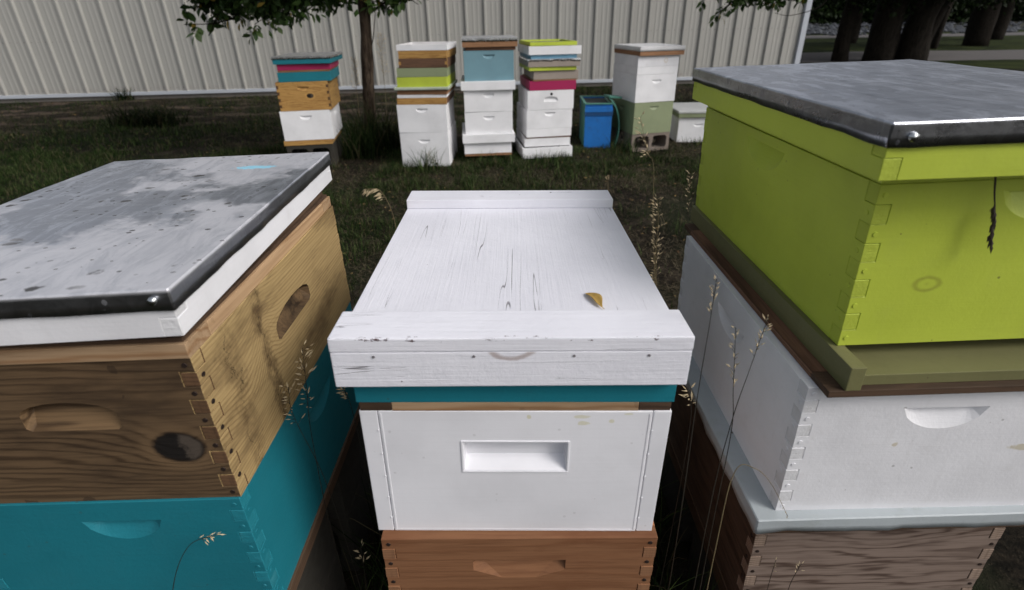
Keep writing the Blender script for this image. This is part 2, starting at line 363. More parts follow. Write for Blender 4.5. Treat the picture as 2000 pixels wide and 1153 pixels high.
def tin_cover(name,label,ref_w,ref_l=(0,0,0),yaw=0,tx=0,ty=0,W=.45,D=.56,H=.06,sk=.026,rim=None,tin=None,seed=0,screws=(),group=None,lap_end=None,t=.019,amp=.0008,edge=.0018,nm2='rim_board'):
    R=thing(name,label,'hive cover',ref_w,ref_l,yaw,tx,ty,group)
    g=.0003; inset=.0035; w=W-2*inset; d=D-2*inset
    for s in (-1,1):
        y0,y1=sorted((s*d/2,s*(d/2-t)))
        if lap_end:   # half lapped corner of the rim: an upper and a lower tongue
            hh=H-.004; poly=[(-w/2+t+g,hh*.0),(-w/2+t+g,hh*.42),(-w/2,hh*.42),(-w/2,hh),(w/2,hh),(w/2,hh*.42),(w/2-t-g,hh*.42),(w/2-t-g,0)]
            link('end_board',poly_board(poly,'x',y0,y1,rim if isinstance(rim,list) else [rim],name='end_board',bev=.0008),R)
        else: link('end_board',bbox(-w/2,w/2,y0,y1,0,H-.004,.001,rim,'end_board'),R)
    for s in (-1,1):
        x0,x1=sorted((s*w/2,s*(w/2-t)))
        if lap_end:
            hh=H-.004; c=hh*.42-g; poly=[(-d/2,0),(-d/2,c),(-d/2+t+g,c),(-d/2+t+g,hh),(d/2-t-g,hh),(d/2-t-g,c),(d/2,c),(d/2,0)]
            link('side_board',poly_board(poly,'y',x0-.0004,x1+.0004,lap_end,name='side_board',bev=.0008),R)
        else: link('side_board',bbox(x0,x1,-d/2+t+g,d/2-t-g,0,H-.004,.001,rim,'side_board'),R)
    link('panel',bbox(-w/2+t+.001,w/2-t-.001,-d/2+t+.001,d/2-t-.001,H-.016,H-.005,0,rim if not isinstance(rim,list) else rim[0],'panel'),R)
    sh=o=link('metal_sheet',sheet(W,D,sk,tin,amp,seed,rough_edge=edge),R,Matrix.Translation((0,0,H))); solidify(o)
    for (x,z) in screws:
        bm=bmesh.new(); bmesh.ops.create_uvsphere(bm,u_segments=14,v_segments=8,radius=.0052)
        for v in bm.verts: v.co.y*=.55
        bmesh.ops.create_cone(bm,segments=6,radius1=.0048,radius2=.0048,depth=.0035,cap_ends=True,matrix=Matrix.Translation((0,-.0012,0))@Matrix.Rotation(math.pi/2,4,'X'))
        link('screw',bmout(bm,'screw',MC['screw_steel'],True),sh,Matrix.Translation((x,-D/2-.0015,z-H)))
    return R
def tubem(pts,rad,n=8,name='tube',mat=None,jit=0,seed=0,cap=True):
    pts=[Vector(p) for p in pts]; vs=[];fs=[]
    up=Vector((0,1,0))
    for i,p in enumerate(pts):
        d=(pts[min(i+1,len(pts)-1)]-pts[max(i-1,0)]).normalized()
        a=d.cross(up); 
        if a.length<.1: a=d.cross(Vector((1,0,0)))
        a.normalize(); b=d.cross(a)
        for k in range(n):
            th=2*math.pi*k/n; r=rad[i]*(1+jit*mnoise.noise(Vector((math.cos(th)*2.2+seed,math.sin(th)*2.2,i*.35))))
            vs.append(p+(a*math.cos(th)+b*math.sin(th))*r)
    for i in range(len(pts)-1):
        for k in range(n): fs.append((i*n+k,i*n+(k+1)%n,(i+1)*n+(k+1)%n,(i+1)*n+k))
    if cap: fs.append(list(range(n))[::-1]); fs.append([(len(pts)-1)*n+k for k in range(n)])
    return vs,fs
def smooth_path(pts,n=6):
    out=[];P=[Vector(p) for p in pts]; P=[P[0]*2-P[1]]+P+[P[-1]*2-P[-2]]
    for i in range(1,len(P)-2):
        for k in range(n):
            t=k/n; a,b,c,d=P[i-1:i+3]
            out.append(.5*((2*b)+(c-a)*t+(2*a-5*b+4*c-d)*t*t+(3*b-a-3*c+d)*t**3))
    out.append(P[-2]); return out
# ------------------------------------------------------------------ materials
plain('screw_steel',(.6,.62,.64),.25,1,.1)
WHITE=(.78,.78,.81)
GREEN=(.47,.56,.06); TEAL=(.012,.175,.225); SAGE=(.25,.29,.17); OLIVE=(.165,.16,.07); MAG=(.36,.018,.09); BLUEG=(.17,.31,.37); TAUPE=(.33,.28,.24)
m_white=paint('white_paint',WHITE,.5,.2,.25,.35)
m_whiteb=paint('white_paint_back',(.82,.82,.84),.55,.08,.2,.3)
m_green=paint('lime_paint',GREEN,.5,.15,.22,.6,knots=[('x',-.113,.092,.017,.011,(.2,.19,.03),.5)])
m_greenb=paint('lime_paint_plain',GREEN,.5,.15,.2,.3)
m_greend=paint('lime_paint_end_grain',sc3(GREEN,.92),.6,.5,.8,.6,gr=(.1,.12,.02))
m_teal=paint('teal_paint',TEAL,.5,.3,.35,.3,gr=(.02,.12,.15))
m_tealend=paint('teal_paint_end_grain',(.016,.205,.262),.55,.6,.9,.3,gr=(.1,.35,.4))
m_wend=paint('white_paint_end_grain',(.7,.7,.72),.6,.7,.9,.3)
m_olive=paint('olive_paint',OLIVE,.5,.35,.3,.7,gr=(.06,.06,.02))
m_sage=paint('sage_paint',SAGE,.55,.25,.2,.2)
m_mag=paint('magenta_paint',MAG,.5,.2,.2,.2,gr=(.2,.02,.05))
m_blueg=paint('grey_blue_paint',BLUEG,.55,.2,.2,.2)
m_taupe=paint('taupe_paint',TAUPE,.55,.25,.2,.2)
m_lblue=paint('light_blue_paint',(.14,.3,.42),.5,.25,.2,.2)
m_bluebin=paint('weathered_blue_paint',(.015,.15,.48),.5,1.0,.5,1,gr=(.03,.05,.09))
m_bluedk=paint('dark_blue_dirty_paint',(.012,.06,.17),.5,1.0,.5,1,gr=(.01,.015,.02))
m_tgreen=paint('sea_green_plastic',(.08,.24,.19),.4,.4,.1,.2)
PL=(.42,.25,.105); PD=(.17,.08,.028)
m_pinex=wood('stained_pine_front','x',(.125,.078,.040),(.030,.017,.009),85,6,.95,[(.150,.094,.035,.027,4.2)],ringk=.75,spots=.6,rnd=False,stain_c=(.03,.018,.01))
m_piney=wood('weathered_pine_side','y',(.43,.305,.14),(.22,.135,.055),150,3.0,.8,[(-.098,.150,.02,.05,-5,0),(-.17,.10,.035,.03,4,0)],ringk=.65,spots=.5,rnd=False,stain_c=(.06,.032,.015),smear=[(-.105,.020,.8),(-.19,.03,.45)])
m_pineend=wood('pine_end_grain','z',(.13,.07,.035),(.05,.025,.012),160,3,.5,rough=.8)
m_stripx=wood('pale_pine_strip','x',(.40,.27,.16),(.24,.12,.05),60,4,.25,spots=.2)
m_stripy=wood('pale_pine_strip_long','y',(.50,.33,.19),(.33,.19,.09),60,4,.12,spots=.15)
m_darkx=wood('dark_old_wood','x',(.085,.05,.03),(.03,.018,.011),70,4,.6)
m_darky=wood('dark_old_wood_long','y',(.10,.06,.036),(.03,.018,.011),130,3,.35,cross='z')
m_fir=wood('douglas_fir_edge','y',(.23,.12,.07),(.05,.022,.013),210,2.5,.2,cross='z',ringk=.9,spots=.1)
m_cedarx=wood('red_brown_board','x',(.225,.105,.05),(.14,.058,.027),45,6,.8,stain_c=(.14,.05,.02),ringk=.4,spots=.15)
m_cedarend=wood('red_brown_end_grain','z',(.24,.12,.06),(.14,.06,.03),170,3,.2,rough=.8,stain_c=(.1,.05,.02))
m_rawx=wood('striped_raw_pine','x',(.22,.165,.135),(.065,.04,.03),30,9,.35,[(.02,.21,.07,.028,3,0)],ringk=.9,spots=.1,stain_c=(.1,.06,.04))  # pine tones lowered so the colour carries the shade on this box
m_rawend=wood('grey_end_grain','z',(.3,.22,.17),(.09,.06,.04),190,3,.2,rough=.85)
m_bpine=wood('honey_pine','x',(.47,.27,.085),(.25,.115,.03),45,9,.4,[(.05,.12,.03,.02,2.5)],ringk=.75,spots=.3,stain_c=(.12,.06,.02))
m_bpiney=wood('honey_pine_side','y',(.40,.24,.08),(.22,.11,.03),45,7,.4,ringk=.7,spots=.3)
m_bstrip=wood('brown_strip','x',(.32,.17,.09),(.18,.09,.04),60,4,.3)
m_bdark=wood('dark_brown_board','x',(.14,.075,.045),(.06,.03,.018),45,6,.4,ringk=.6)
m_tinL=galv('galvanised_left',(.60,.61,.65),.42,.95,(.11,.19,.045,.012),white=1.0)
m_tinR=galv('galvanised_right',(.52,.54,.59),.36,.45)
m_tinB=galv('galvanised_back',(.8,.8,.82),.33,.2,skirt_dark=0)
m_tinW=paint('painted_tin_white',(.42,.46,.48),.4,.8,.3,.8,gr=(.25,.27,.22))
m_tinS=paint('pale_green_tin',(.5,.56,.45),.35,.3,.2,.2)
# weathered board of the middle cover: cracks run along y, chips at the cleat edges
def weathered(key,ax,chip_edges=()):
    t=N(key); r=t.obj(False)
    st={'y':(230,5,40),'x':(5,230,230)}[ax]; st2={'y':(34,1.3,14),'x':(1.3,34,34)}[ax]
    cr=t.noise(t.map(r,st2),1,2,.4,.3); zone=t.step(t.noise(t.map(r,(14,7,14)),1,3),.5,.6)
    line=t.ma('MULTIPLY',t.step(t.ma('ABSOLUTE',t.ma('SUBTRACT',cr,.5)),.0006,.0032,1,0),zone)
    fib=t.noise(t.map(r,st),1,4,.7); big=t.noise(r,6,4)
    col=t.mix(t.step(big,.3,.75),(.80,.80,.86),(.72,.72,.78))
    col=t.mix(t.ma('MULTIPLY',t.step(fib,.58,.8),.2),col,(.45,.44,.46))
    col=t.mix(t.ma('MULTIPLY',line,.75),col,(.12,.11,.12))
    d=t.vor(r,45); sx=t.sep(t.vor(r,45,out='Color'))
    col=t.mix(t.ma('LESS_THAN',d,t.ma('MULTIPLY',t.ma('SUBTRACT',sx[0],.88),.9)),col,(.05,.03,.03))
    xx,yy,zz=t.sep(r)
    for (by,bz,w_,th) in chip_edges:
        e=t.ma('ADD',t.ma('ABSOLUTE',t.ma('SUBTRACT',yy,by)),t.ma('ABSOLUTE',t.ma('SUBTRACT',zz,bz))); band=t.step(e,w_*.3,w_,1,0)
        n=t.noise(t.map(r,(40,110,110)),1,4,.75)
        mk=t.step(t.ma('ADD',n,t.ma('MULTIPLY',band,.25)),th,th+.02)
        mk=t.ma('MULTIPLY',mk,t.step(band,.05,.3))
        cc=t.mix(t.step(t.noise(r,120,2),.4,.6),(.09,.05,.05),(.2,.18,.2)); col=t.mix(mk,col,cc)
    # knot showing through and yellow bee stains
    for (cx,cy,cz,rr,c_,s_) in ((0.0,0,.057,.028,(.42,.35,.34),.8),):
        a=t.ma('DIVIDE',t.ma('SUBTRACT',xx,cx),rr); b=t.ma('DIVIDE',t.ma('SUBTRACT',zz,cz),rr*.62)
        dd=t.ma('SQRT',t.ma('ADD',t.ma('MULTIPLY',a,a),t.ma('MULTIPLY',b,b))); dd=t.ma('ADD',dd,t.ma('MULTIPLY',t.ma('SUBTRACT',t.noise(r,60,3),.5),.3))
        rg=t.ma('MULTIPLY',t.ma('MULTIPLY',t.step(dd,.6,.85),t.step(dd,.95,1.15,1,0)),t.step(zz,.0,.048,1,1))
        col=t.mix(t.ma('MULTIPLY',t.ma('MULTIPLY',rg,t.step(zz,.0505,.0515,1,0)),s_),col,c_)
    yel=t.ma('MULTIPLY',t.step(t.noise(r,75,4,.8),.6,.66),t.ma('MULTIPLY',t.step(xx,-.2,-.13,1,0),t.step(yy,-.26,-.2,1,0)))
    col=t.mix(t.ma('MULTIPLY',yel,.6),col,(.6,.5,.2))
    flk=t.vor(t.map(r,(30,18,30)),1,'DISTANCE_TO_EDGE')
    h=t.ma('ADD',t.ma('MULTIPLY',fib,1.2),t.ma('ADD',t.ma('MULTIPLY',line,-2.5),t.ma('MULTIPLY',t.noise(r,35,5,.7),1.6)))
    return t.out(col,.48,0,t.bump(h,.45,.0015),.35)
# ------------------------------------------------------------------ ground
def sst(a,b,x):
    t=np.clip((x-a)/(b-a),0,1); return t*t*(3-2*t)
def vnoise(x,y,s,seed=0,oct=3):
    """cheap value noise on arrays"""
    out=np.zeros_like(x); amp=1; tot=0
    for o in range(oct):
        X=x*s+seed*17.3+o*31.7; Y=y*s+seed*9.1+o*11.9; xi=np.floor(X).astype(np.int64); yi=np.floor(Y).astype(np.int64); fx=X-xi; fy=Y-yi
        fx=fx*fx*(3-2*fx); fy=fy*fy*(3-2*fy)
        def h(a,b):
            n=(a*374761393+b*668265263+seed*144269)&0xffffffff; n=((n^(n>>13))*1274126177)&0xffffffff; return ((n^(n>>16))&0xffff)/65535.
        v=(h(xi,yi)*(1-fx)+h(xi+1,yi)*fx)*(1-fy)+(h(xi,yi+1)*(1-fx)+h(xi+1,yi+1)*fx)*fy
        out+=amp*v; tot+=amp; amp*=.5; s=s*2.03
    return out/tot
def gh(x,y):
    x=np.asarray(x,float); y=np.asarray(y,float)
    base=.055*sst(2,3.8,y)*sst(1.3,.8,x)*sst(7.5,5.5,y)
    return base+(vnoise(x,y,1.3,3,2)-.5)*.03*sst(1,2,y)*sst(9,7.5,y)
def gz(x,y): return float(gh(x,y))
def axis_pts():
    a=[-160,-110,-75,-50,-34,-24,-17,-13]; a+=list(np.arange(-10,8.01,.14)); a+=[9,10.5,12.5,15,18,22,28,36,50,75,110,160]; return np.array(a)
def axis_y():
    a=[-120,-70,-40,-20,-10,-5,-2,-1]; a+=list(np.arange(0,10.6,.14)); a+=[11.5,13,15,17,20,24,30,38,50,75,110,200,300]; return np.array(a)
gx,gy=axis_pts(),axis_y(); XX,YY=np.meshgrid(gx,gy); ZZ=gh(XX,YY)
nx_,ny_=len(gx),len(gy)
gvs=np.stack([XX.ravel(),YY.ravel(),ZZ.ravel()],1); gfs=[(j*nx_+i,j*nx_+i+1,(j+1)*nx_+i+1,(j+1)*nx_+i) for j in range(ny_-1) for i in range(nx_-1)]
t=N('soil_and_thatch'); r=t.obj(False)
a=t.noise(r,3.2,5,.65); b=t.noise(r,38,5,.7); c=t.noise(r,1.1,3); d_=t.noise(r,150,3,.7)
col=t.mix(t.step(b,.35,.7),(.005,.0045,.003),(.024,.019,.013))
col=t.mix(t.ma('MULTIPLY',t.step(a,.5,.66),.75),col,(.050,.039,.030))
col=t.mix(t.ma('MULTIPLY',t.step(c,.45,.6),.6),col,(.014,.020,.008))
col=t.mix(t.ma('MULTIPLY',t.step(d_,.6,.72),.5),col,(.09,.07,.05))
yy=t.sep(r)[1]; xx0=t.sep(r)[0]; patch=t.ma('MULTIPLY',t.ma('MULTIPLY',t.step(t.noise(t.map(r,(1,2.2,1)),1.1,5,.65),.5,.62),t.step(yy,5.5,7)),t.step(xx0,.5,-1.5)); col=t.mix(t.ma('MULTIPLY',patch,.8),col,t.mix(b,(.06,.045,.036),(.17,.125,.10)))
col=t.mix(t.step(yy,10.8,12),col,t.mix(t.step(t.noise(r,1.3,4),.35,.65),(.010,.016,.004),(.032,.042,.010)))
mgr=t.out(col,.95,0,t.bump(t.ma('ADD',b,t.ma('MULTIPLY',d_,.4)),.8,.02),.1)
g=link('ground',mesh('ground',gvs.tolist(),gfs,mgr,True)); g['kind']='structure'
t=N('pale_gravel_road'); r=t.obj(False); mrd=t.out(t.mix(t.noise(r,1.5,6,.7),(.06,.056,.054),(.11,.10,.10)),.9,0,t.bump(t.noise(r,40,3),.5,.01))
def strip(name,x0,x1,ys,mat,z=.006,n=30):
    vs=[];fs=[]
    for i in range(n+1):
        x=x0+(x1-x0)*i/n
        w_=.25*math.sin(i*1.7)+.15*math.sin(i*3.1)
        vs+= [(x,ys[0]+w_*.6+ys[2]*(x-x0),z),(x,ys[1]+w_+ys[2]*(x-x0),z)]
    for i in range(n): fs.append((2*i,2*i+2,2*i+3,2*i+1))
    o=link(name,mesh(name,vs,fs,mat)); o['kind']='structure'; return o
strip('dirt_road',4,60,(14.0,17.8,-.045),mrd)
strip('gravel_path',6,90,(27.5,31,-.03),mrd,.006)
# ------------------------------------------------------------------ grass and litter (uncountable)
def blades(name,label,cat,P,Hh,Wd,lean,cols,mat,segs=3,curl=.6):
    n=len(P); az=rng.uniform(0,2*np.pi,n); la=rng.uniform(0,2*np.pi,n)
    k=segs; V=np.zeros((n,2*k+1,3)); C=np.zeros((n,2*k+1,4)); C[...,3]=1
    for s in range(k+1):
        tt=s/k; off=lean*Hh*(tt**1.7); zz=Hh*(tt-(lean*curl*.5)*tt**2.4); wd=Wd*(1-tt**1.5)*.5
        cx=P[:,0]+np.cos(la)*off; cy=P[:,1]+np.sin(la)*off; cz=P[:,2]+zz-.004
        if s<k:
            for q,sg in ((0,-1),(1,1)):
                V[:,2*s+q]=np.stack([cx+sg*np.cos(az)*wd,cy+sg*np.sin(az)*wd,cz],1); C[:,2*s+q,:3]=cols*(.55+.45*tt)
        else: V[:,2*k]=np.stack([cx,cy,cz],1); C[:,2*k,:3]=cols
    nv=2*k+1; base=(np.arange(n)*nv)[:,None]
    quads=np.concatenate([base+np.array([[2*s,2*s+1,2*s+3,2*s+2]]) for s in range(k-1)],0) if k>1 else np.zeros((0,4),int)
    tris=base+np.array([[2*k-2,2*k-1,2*k]])
    me=bpy.data.meshes.new(name); me.vertices.add(n*nv); me.vertices.foreach_set('co',V.ravel())
    li=np.concatenate([quads.ravel(),tris.ravel()]); me.loops.add(len(li)); me.loops.foreach_set('vertex_index',li.astype(np.int32))
    sizes=np.concatenate([np.full(len(quads),4),np.full(len(tris),3)]); st_=np.concatenate([[0],np.cumsum(sizes)[:-1]])
    me.polygons.add(len(sizes)); me.polygons.foreach_set('loop_start',st_.astype(np.int32)); me.polygons.foreach_set('loop_total',sizes.astype(np.int32))
    ca=me.color_attributes.new('tint','FLOAT_COLOR','POINT'); ca.data.foreach_set('color',C.ravel())
    me.materials.append(mat); me.update(); me.validate()
    o=link(name,me); tag(o,label,cat,kind='stuff'); return o
def tintmat(key,rough=.6,trans=0):
    t=N(key); at=t.n('Attribute'); at.attribute_name='tint'; t.put(t.b.inputs['Base Color'],at.outputs['Color']); t.b.inputs['Roughness'].default_value=rough; t.b.inputs['Specular IOR Level'].default_value=.08
    return t.m
m_blade=tintmat('grass_blade'); m_straw=tintmat('straw_blade',.7); m_litter=tintmat('leaf_litter',.7)
def scatter(n,x0,x1,y0,y1,dens):
    x=rng.uniform(x0,x1,n); y=rng.uniform(y0,y1,n); d=dens(x,y); k=rng.uniform(0,1,n)<d
    x,y=x[k],y[k]; return x,y,gh(x,y)
def inview(x,y): return (np.abs(x)<1.25*y+.8)
def wally(x): return 9.63+.0842*x       # the wall line
def dg(x,y):   # green density: patchy; bare near the wall on the left
    n=vnoise(x,y,1.1,5,3); f=sst(.30,.55,n)
    bare=sst(5.6,7.5,y)*sst(.2,-1,x)*.75
    mid=sst(-.1,.5,x)*sst(4.2,3.4,y)*.35
    return np.clip(f*(1-bare)*(1-mid)+.06,0,1)*(y<wally(x)-.1)*inview(x,y)
def greens(n,x):
    b=rng.uniform(0,1,n)[:,None]; c=np.array([.006,.015,.004])*(1-b)+np.array([.034,.064,.015])*b
    lt=(rng.uniform(0,1,n)<.12)[:,None]; c=np.where(lt,np.array([[.10,.145,.045]]),c)
    dry=(rng.uniform(0,1,n)<.13)[:,None]; return np.where(dry,np.array([[.13,.11,.06]]),c)
def straws(n):
    b=rng.uniform(0,1,n)[:,None]; return np.array([.07,.05,.03])*(1-b)+np.array([.24,.20,.13])*b
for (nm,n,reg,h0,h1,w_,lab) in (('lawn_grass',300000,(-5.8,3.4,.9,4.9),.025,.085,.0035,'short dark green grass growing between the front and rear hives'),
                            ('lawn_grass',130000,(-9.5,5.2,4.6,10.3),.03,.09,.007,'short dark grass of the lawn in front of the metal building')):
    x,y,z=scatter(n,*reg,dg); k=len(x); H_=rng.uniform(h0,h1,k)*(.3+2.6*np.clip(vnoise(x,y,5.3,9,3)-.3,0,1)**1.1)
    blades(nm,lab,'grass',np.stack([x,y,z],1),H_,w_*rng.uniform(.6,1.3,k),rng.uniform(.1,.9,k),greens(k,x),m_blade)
x,y,z=scatter(130000,-3.2,3.4,.9,5.2,lambda x,y:(.25+.75*sst(.35,.6,vnoise(x,y,1.4,8,3)))*inview(x,y)); k=len(x)
blades('dead_grass','flattened straw coloured dead grass lying between the hives','dead grass',np.stack([x,y,z+.004],1),rng.uniform(.01,.022,k),rng.uniform(.002,.004,k),rng.uniform(1.5,4.5,k),straws(k)*.8,m_straw,2,.1)
x,y,z=scatter(42000,-9.5,4.5,4.8,9.7,lambda x,y:(.15+.85*sst(.42,.58,vnoise(x,y,1.1,8,3)))*inview(x,y)*(y<wally(x)-.05)); k=len(x)
blades('dead_grass','brown flattened dead grass near the foot of the metal building','dead grass',np.stack([x,y,z+.004],1),rng.uniform(.012,.03,k),rng.uniform(.004,.009,k),rng.uniform(1.2,4,k),straws(k)*.62,m_straw,2,.1)
# deep grass in the gaps between the front stacks
def dens_gap(x,y): 
    f=np.ones_like(x)*.9
    for (a,b,c,d) in ((-.9,-.36,.44,1.05),(-.24,.24,.45,1.05),(.36,.9,.5,1.12)): f=f*~((x>a)&(x<b)&(y>c)&(y<d))
    return f
x,y,z=scatter(15000,-.9,.9,.30,1.7,dens_gap); k=len(x); H_=rng.uniform(.08,.30,k)*(1-.45*sst(1.0,1.6,y))
blades('long_grass','long dark grass in the narrow gaps between the three front hives','grass',np.stack([x,y,z],1),H_,rng.uniform(.002,.0045,k),rng.uniform(.1,.8,k),greens(k,x)*.8,m_blade,4)
# litter of small fallen leaves
def litter(n,reg,s0,s1,name,label):
    x,y,z=scatter(n,*reg,lambda x,y:inview(x,y)*(y<wally(x)-.1)); k=len(x); a=rng.uniform(0,6.28,k); s=rng.uniform(s0,s1,k)
    V=np.zeros((k,4,3)); 
    for q,(u,v) in enumerate(((-1,0),(0,-.42),(1,0),(0,.42))):
        V[:,q,0]=x+(u*np.cos(a)-v*np.sin(a))*s; V[:,q,1]=y+(u*np.sin(a)+v*np.cos(a))*s; V[:,q,2]=z+.012+rng.uniform(0,.6,k)*s
    c=rng.uniform(0,1,k)[:,None]; c=np.array([.10,.055,.03])*(1-c)+np.array([.24,.17,.07])*c; C=np.ones((k,4,4)); C[:,:,:3]=c[:,None,:]
    me=bpy.data.meshes.new(name); me.from_pydata(V.reshape(-1,3).tolist(),[],(np.arange(k)[:,None]*4+np.arange(4)[None,:]).tolist())
    ca=me.color_attributes.new('tint','FLOAT_COLOR','POINT'); ca.data.foreach_set('color',C.ravel()); me.materials.append(m_litter)
    tag(link(name,me),label,'fallen leaves',kind='stuff')
litter(1000,(-3,3,1,4.8),.006,.015,'fallen_leaves','small yellow and brown leaves littering the ground between the hives')
litter(500,(-8,4,4.8,9.6),.012,.028,'fallen_leaves','small brown leaves littering the lawn before the building')
# ------------------------------------------------------------------ metal building
BA=math.atan(.0842); _L=19*3*.338; WL=(5.61-_L*math.cos(BA),9.63+.0842*(5.61-_L*math.cos(BA)))
def sidingmat():
    t=N('beige_painted_steel'); r=t.obj(False); v=t.obj()
    n=t.noise(t.map(v,(3,3,.35)),1,4); f=t.noise(v,9,3)
    col=t.mix(n,(.345,.34,.318),(.40,.395,.37)); zz=t.sep(r)[2]
    col=t.mix(t.ma('MULTIPLY',t.step(t.ma('ADD',zz,t.ma('MULTIPLY',f,.25)),.1,.45,1,0),.35),col,(.22,.19,.15))
    return t.out(col,.42,0,t.bump(n,.1,.01),.45)
m_siding=sidingmat(); m_trim=plain('pale_trim_steel',(.48,.51,.56),.4,0,.06,5); m_roof=plain('grey_roof_steel',(.30,.30,.31),.45,.2,.08,3); m_conc=plain('rough_concrete',(.23,.21,.19),.95,0,.3,30)
B=thing('metal_building','long beige ribbed steel building with white base and corner trim behind the rear hives','building',(WL[0],WL[1],0),yaw=BA)
RS=.338; PH=4.1; z0b=.115
def prof(nr):
    p=[]
    for k in range(nr):
        x=k*RS
        p+=[(x-.028,0),(x-.014,-.036),(x+.014,-.036),(x+.028,0)]
        for mx in (.128,.212): p+=[(x+mx-.022,0),(x+mx-.009,-.0035),(x+mx+.009,-.0035),(x+mx+.022,0)]
    return p
pp=prof(3); pp=[(0-.030,0)]+pp+[(3*RS-.030,0)]
vs=[(x,y,z) for x,y in pp for z in (z0b,PH)]; fs=[(2*i,2*i+2,2*i+3,2*i+1) for i in range(len(pp)-1)]
pm=mesh('siding_panel',vs,fs,m_siding); LEN=_L; npan=19
for i in range(npan): link('siding_panel',pm,B,Matrix.Translation((.032+i*3*RS,-(.0006 if i%2 else 0),0)))
# screws of the panels
vs=[];fs=[]
for i in range(npan*9):
    x=.032+i*RS/3+ .5*RS/3
    for z in (z0b+.07,.98,1.9):
        b=len(vs); 
        for k in range(6): vs.append((x+.006*math.cos(k*1.047),-.006,z+.006*math.sin(k*1.047)))
        for k in range(6): vs.append((x+.008*math.cos(k*1.047),0.0005,z+.008*math.sin(k*1.047)))
        fs.append([b+k for k in range(6)][::-1]); fs+=[(b+k,b+(k+1)%6,b+6+(k+1)%6,b+6+k) for k in range(6)]
o=link('screw',mesh('screw',vs,fs,plain('dull_screw',(.2,.19,.18),.5,.5)),B); o['kind']='stuff'
link('base_trim',bbox(0,LEN,-.042,-.002,.072,.128,.003,m_trim,'base_trim'),B)
link('foundation',bbox(0,LEN+.02,.005,9,-.3,.071,0,m_conc,'foundation'),B)
link('corner_trim',bbox(LEN-.02,LEN+.085,-.05,.09,.072,PH,.004,m_trim,'corner_trim'),B)
link('end_wall',bbox(LEN-.05,LEN+.02,.09,9,.072,PH,0,m_siding,'end_wall'),B)
link('back_wall',bbox(0,LEN-.05,8.9,8.96,.072,PH,0,m_siding,'back_wall'),B); link('end_wall',bbox(0,.06,.06,8.89,.072,PH,0,m_siding,'end_wall'),B)
link('fascia',bbox(-.2,LEN+.2,-.30,-.26,PH-.02,PH+.2,.004,m_trim,'fascia'),B)
vs=[(-.2,-.26,PH+.18),(LEN+.2,-.26,PH+.18),(LEN+.2,4.5,PH+1.35),(-.2,4.5,PH+1.35),(-.2,9.3,PH+.18),(LEN+.2,9.3,PH+.18),(-.2,-.26,PH+.1),(LEN+.2,-.26,PH+.1),(LEN+.2,9.3,PH+.1),(-.2,9.3,PH+.1)]
link('roof',mesh('roof',vs,[(0,1,2,3),(3,2,5,4),(7,6,9,8),(0,6,7,1),(4,5,8,9),(1,7,8,5,2),(0,3,4,9,6)],m_roof),B)
# ------------------------------------------------------------------ trees
def barkmat(key,c1,c2):
    t=N(key); r=t.obj(); n=t.noise(t.map(r,(38,38,6)),1,5,.7,.6); m=t.noise(r,7,3)
    col=t.mix(t.step(n,.35,.65),c1,c2); col=t.mix(t.ma('MULTIPLY',t.step(m,.45,.7),.5),col,sc3(c2,.8))
    return t.out(col,.95,0,t.bump(n,1,.02),.1)
m_bark=barkmat('furrowed_bark',(.025,.018,.013),(.115,.085,.062)); m_bark2=barkmat('dark_bark',(.006,.005,.004),(.024,.020,.016))
def leafmat(key,k=1):
    t=N(key); at=t.n('Attribute'); at.attribute_name='tint'; rd=t.n('ObjectInfo').outputs['Random']
    c=t.mix(rd,sc3((.018,.045,.010),k),sc3((.06,.10,.022),k))
    t.put(t.b.inputs['Base Color'],c); t.b.inputs['Roughness'].default_value=.45; t.b.inputs['Specular IOR Level'].default_value=.35; return t.m
m_leaf1=leafmat('ash_leaf',1.35); m_leafy=plain('yellowing_leaf',(.32,.24,.04),.5,0,.3); m_crown=tintmat('crown_leaf',.5)
def leafshape(L=1,W_=.62):
    vs=[(0,0,0),(.28*L,W_*.42*L,.03*L),(.28*L,0,-.03*L),(.28*L,-W_*.42*L,.03*L),(.62*L,W_*.45*L,.0),(.62*L,0,-.06*L),(.62*L,-W_*.45*L,.0),(L,0,-.12*L)]
    return vs,[(0,2,1),(0,3,2),(1,2,5,4),(2,3,6,5),(4,5,7),(5,6,7)]
lv,lf=leafshape(); LM=mesh('leaf',lv,lf,m_leaf1,True); LMY=mesh('leaf',lv,lf,m_leafy,True)
